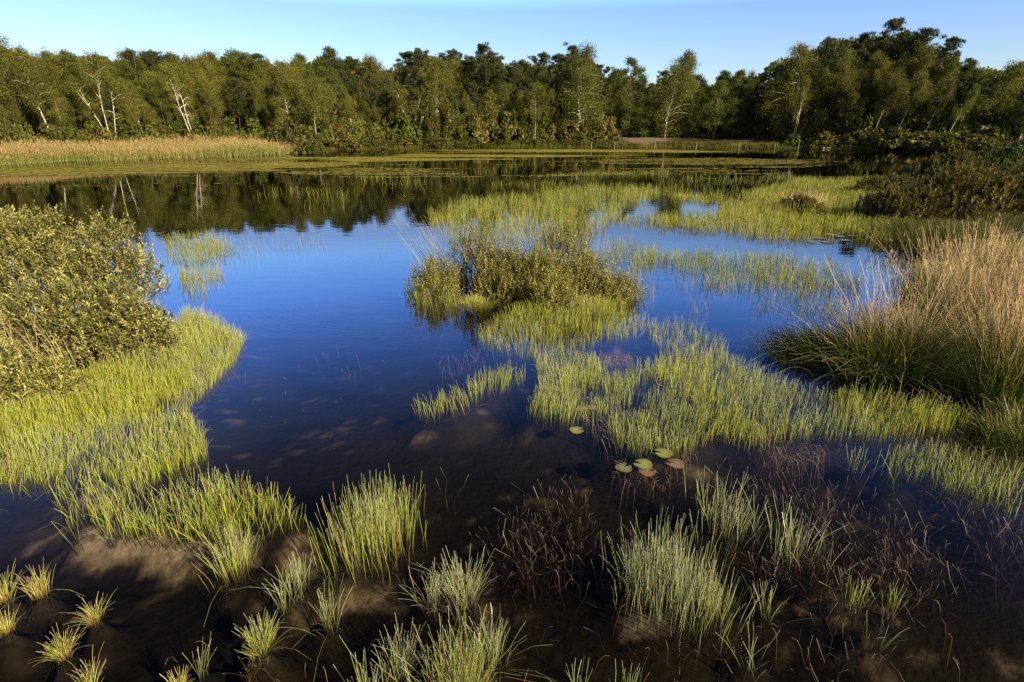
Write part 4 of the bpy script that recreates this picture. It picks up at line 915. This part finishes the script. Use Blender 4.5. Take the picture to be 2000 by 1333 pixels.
# ------------------------------------------------------------------ water lily pads
def padmat(name, c0, c1):
    m, n, out = newmat(name); tcx = n.nodes.new("ShaderNodeTexCoord").outputs['Object']
    t = attr(n, 't'); nz = noise(n, 25, 4, tcx)
    c = mixc(n, ramp(n, [(.0, (0, 0, 0)), (1, (1, 1, 1))], t), c0, c1)
    c = mixc(n, ramp(n, [(.45, (0, 0, 0)), (.75, (.6, .6, .6))], nz), c, (c1[0] * .6, c1[1] * .45, c1[2] * .5))
    surf(n, out, c, .28, .5, bump=nz, bstr=.15); return m
M_padg = padmat("pad_green", (.34, .34, .045), (.17, .19, .025)); M_pado = padmat("pad_olive", (.26, .25, .045), (.14, .115, .022)); M_padr = padmat("pad_red", (.27, .18, .045), (.19, .10, .03))
def pad(px, py, wpx, notch, mat, label, z=.012):
    c = gp(px, py); r = .88 * wpx / F * np.hypot(c[1], H0) / 2
    mb = MB(); K = 40; th = np.radians(notch) + np.linspace(.24, 2 * pi - .24, K)
    V = [(0, 0, .002)]; T = [0]
    for ring in (.5, 1.0):
        for a in th:
            w = 1 + .03 * sin(3 * a + px) + .018 * sin(11 * a + py) + .012 * sin(17 * a) + (.0 if abs(a - np.radians(notch) - pi) < 2.5 else .03)
            V.append((cos(a) * r * ring * w, sin(a) * r * ring * w, .003 * sin(2 * a + px) * ring + .001)); T.append(ring)
    V = np.array(V); Fq = [(1 + k, 1 + K + k, 2 + K + k, 2 + k) for k in range(K - 1)]; Ft = [(0, 1 + k, 2 + k) for k in range(K - 1)]
    Vb = V - np.array([0, 0, .004]); o_ = len(V)
    mb.add(V, Fq, .5, T); mb.f.append(np.array(Ft)); 
    mb.add(Vb, [q_[::-1] for q_ in Fq], .5, T); mb.f.append(np.array(Ft)[:, ::-1] + o_)
    e = empty("lily_pad", (c[0], c[1], z)); tag(e, label, "lily pad", "water lily pads in the middle of the pond")
    obj("leaf", mb, mat, e, True)
    mb = MB(); tube(mb, [(0, 0, -.004), (.03, .04, -.15), (.06, .12, -.4)], .004, 5); obj("stalk", mb, M_red, e); return e
pad(1126, 842, 31, 10, M_padg, "bright green lily pad alone left of the others in dark water")
pad(1137, 801, 26, 300, M_pado, "olive lily pad farthest back beside the reddish curled leaves")
pad(1157, 797, 22, 200, M_padr, "small reddish lily pad partly hidden behind the farthest olive pad", .006)
pad(1218, 916, 36, 45, M_pado, "olive lily pad at the left of the front group, notch facing up")
pad(1256, 909, 40, 150, M_padg, "green lily pad in the middle of the front group")
pad(1264, 922, 36, 20, M_padr, "red brown lily pad tucked under the green middle pad", .005)
pad(1296, 887, 38, 165, M_padg, "yellow green lily pad at the top of the front group below the rushes")
pad(1319, 908, 38, 150, M_padr, "orange brown lily pad at the right of the front group")
for k, (px, py, w) in enumerate(((1600, 466, 26), (1625, 459, 24), (1650, 470, 22), (1585, 474, 18), (1640, 463, 20), (1612, 474, 22), (1665, 462, 20), (1700, 466, 18))):
    e = pad(px, py, w, 40 * k, M_padr if k == 0 else M_pado, ["reddish lily pad in the far pad patch under the marsh edge", "lily pad right of the reddish one in the far patch", "lily pad lowest right of the middle of the far patch", "leftmost lily pad of the far patch", "lily pad in the middle of the far patch", "lowest lily pad of the far patch beside the reddish one", "lily pad second from right of the far patch", "rightmost lily pad of the far patch near the straw stalks"][k])
    e['group'] = "far patch of lily pads under the marsh edge"

# ------------------------------------------------------------------ dead stems, twigs, debris
A = MB()
def litter(poly, n, L, z0=.0, ang=None, jit=.5):
    pol = gxy(poly); x, y = scatter(pol, n / max(1e-6, np.prod(pol.max(0) - pol.min(0))) * 1.6); n = len(x)
    a = (rng.random(n) * 6.28) if ang is None else rng.normal(ang, jit, n)
    l = L * rng.uniform(.4, 1.3, n)
    b = np.stack([x, y, np.full(n, z0) + rng.uniform(-.004, .012, n)], 1)
    stems(A, b, rng.uniform(.003, .03, n), np.stack([np.cos(a), np.sin(a)], 1) * l[:, None], .0014, 3, 3, 1.0, kink=.15)
litter([(850, 700), (960, 660), (960, 700), (880, 740)], 70, .22)
litter([(1170, 690), (1230, 690), (1235, 712), (1180, 712)], 260, .16)
litter([(1120, 800), (1170, 800), (1200, 860), (1170, 860)], 60, .2, ang=-.9)
litter([(1290, 890), (1360, 870), (1350, 900)], 70, .16)
litter([(600, 690), (700, 690), (700, 740), (620, 730)], 16, .12)
litter([(420, 560), (800, 470), (820, 640), (940, 740), (600, 880), (430, 800)], 160, .035)
litter([(700, 1100), (1800, 1100), (1900, 1330), (200, 1330)], 60, .08)
litter([(370, 640), (450, 700), (420, 760), (380, 740)], 50, .2)
litter([(1500, 860), (1640, 870), (1600, 900), (1500, 900)], 120, .16)
litter([(1180, 890), (1340, 900), (1300, 960), (1200, 950)], 70, .12)
tag(obj("plant_litter", A, M_debris), "scattered dead stems floating on the pond", "plant litter", kind='stuff')

# ------------------------------------------------------------------ beach things: table, posts, logs
def box(mb, c, s, rz=0):
    x, y, z = np.array(s) / 2; bv = min(s) * .12
    v = np.array([(a * x, b * y, d * z) for d in (-1, 1) for a, b in ((-1, -1), (1, -1), (1, 1), (-1, 1))])
    cs, sn_ = cos(rz), sin(rz); v = np.stack([v[:, 0] * cs - v[:, 1] * sn_, v[:, 0] * sn_ + v[:, 1] * cs, v[:, 2]], 1) + np.array(c)
    mb.add(v, [(3, 2, 1, 0), (4, 5, 6, 7), (0, 1, 5, 4), (1, 2, 6, 5), (2, 3, 7, 6), (3, 0, 4, 7)])
def onshore(px, off):
    x, Y = (float(q) for q in behind(px, off)); return np.array([x, Y, float(terrain(np.array([x]), np.array([Y]))[0])])
c = onshore(1187, 9); e = empty("picnic_table", c, (0, 0, R(15))); tag(e, "small reddish wooden picnic table on the far shore at the left end of the beach", "picnic table")
mb = MB(); [box(mb, (0, y_, .75), (1.8, .13, .04)) for y_ in (-.28, -.14, 0, .14, .28)]; obj("tabletop", mb, M_table, e)
for y_ in (-.68, .68):
    mb = MB(); box(mb, (0, y_ - .07, .44), (1.8, .12, .04)); box(mb, (0, y_ + .07, .44), (1.8, .12, .04)); obj("bench", mb, M_table, e)
for x_ in (-.62, .62):
    mb = MB(); tube(mb, [(x_, -.62, 0), (x_, -.2, .73)], .05, 4); tube(mb, [(x_, .62, 0), (x_, .2, .73)], .05, 4); box(mb, (x_ + .06, 0, .39), (.05, 1.6, .08)); obj("leg_frame", mb, M_table, e)
postl = ["leftmost pale post in the water below the bright birch", "pale post in the water below the picnic table", "pale post in the water before the left part of the beach", "pale post in the water before the middle of the beach", "thin pale post in the water midway along the beach's right half", "pale post in the water left of the bright green beach bush", "thin post in the water just right of the bright green beach bush", "pale post standing on land behind the right shore shrubs, left one", "pale post standing on land behind the right shore shrubs, middle one", "leaning post on land at the right end of the shore shrubs"]
for (px, off, hp_, z0), lab in zip(((1155, -3, 11, -.3), (1200, -4, 13, -.3), (1279, -3, 10, -.3), (1360, -3, 9, -.3), (1444, -2, 8, -.3), (1514, -1, 8, -.2), (1560, -2, 9, -.3), (1658, 7, 14, None), (1812, 7, 14, None), (1882, 7, 16, None)), postl):
    c = onshore(px, off); b = c[2] if z0 is None else z0; h = .62 * hp_ * c[1] / F * 1.05 - min(b, 0) + (.4 if z0 is None else 0)
    mb = MB(); tube(mb, [(0, 0, b - c[2] if z0 is not None else -.1), (0.01, 0, h * .5), (.02, 0, h), (.02, 0, h + .03)], [.055, .05, .045, .025], 8)
    e = tag(obj("wooden_post", mb, M_wood, smooth=False), lab, "post", "wooden posts along the far shore"); e.location = c
    if z0 is not None: e.location.z = 0
for px, off, L, rz, mt, lab in ((1265, 0.5, 1.8, 10, M_dwood, "dark log at the water edge left of the beach middle"), (1297, 0.8, 1.3, -15, M_dwood, "dark short log at the water edge, right neighbour of the dark log"), (1310, .6, 1.2, 25, M_dwood, "rightmost dark log at the water edge before the beach"), (1622, -.6, 1.9, -4, M_wood, "whitish log floating below the dark right shore shrubs")):
    c = onshore(px, off); mb = MB(); K = 7
    pts = np.stack([np.linspace(-L / 2, L / 2, K), rng.normal(0, .04, K), .1 + rng.normal(0, .02, K)], 1)
    tube(mb, pts, np.linspace(.12, .06, K) * (1 if L < 4 else .7), 8); tube(mb, [(L * .2, 0, .1), (L * .3, .1, .4), (L * .33, .15, .5)], [.06, .04, .02], 5)
    e = tag(obj("fallen_log", mb, mt, smooth=True), lab, "log", "logs at the beach water edge"); e.location = (c[0], c[1], max(c[2], 0)); e.rotation_euler = (0, 0, R(rz))
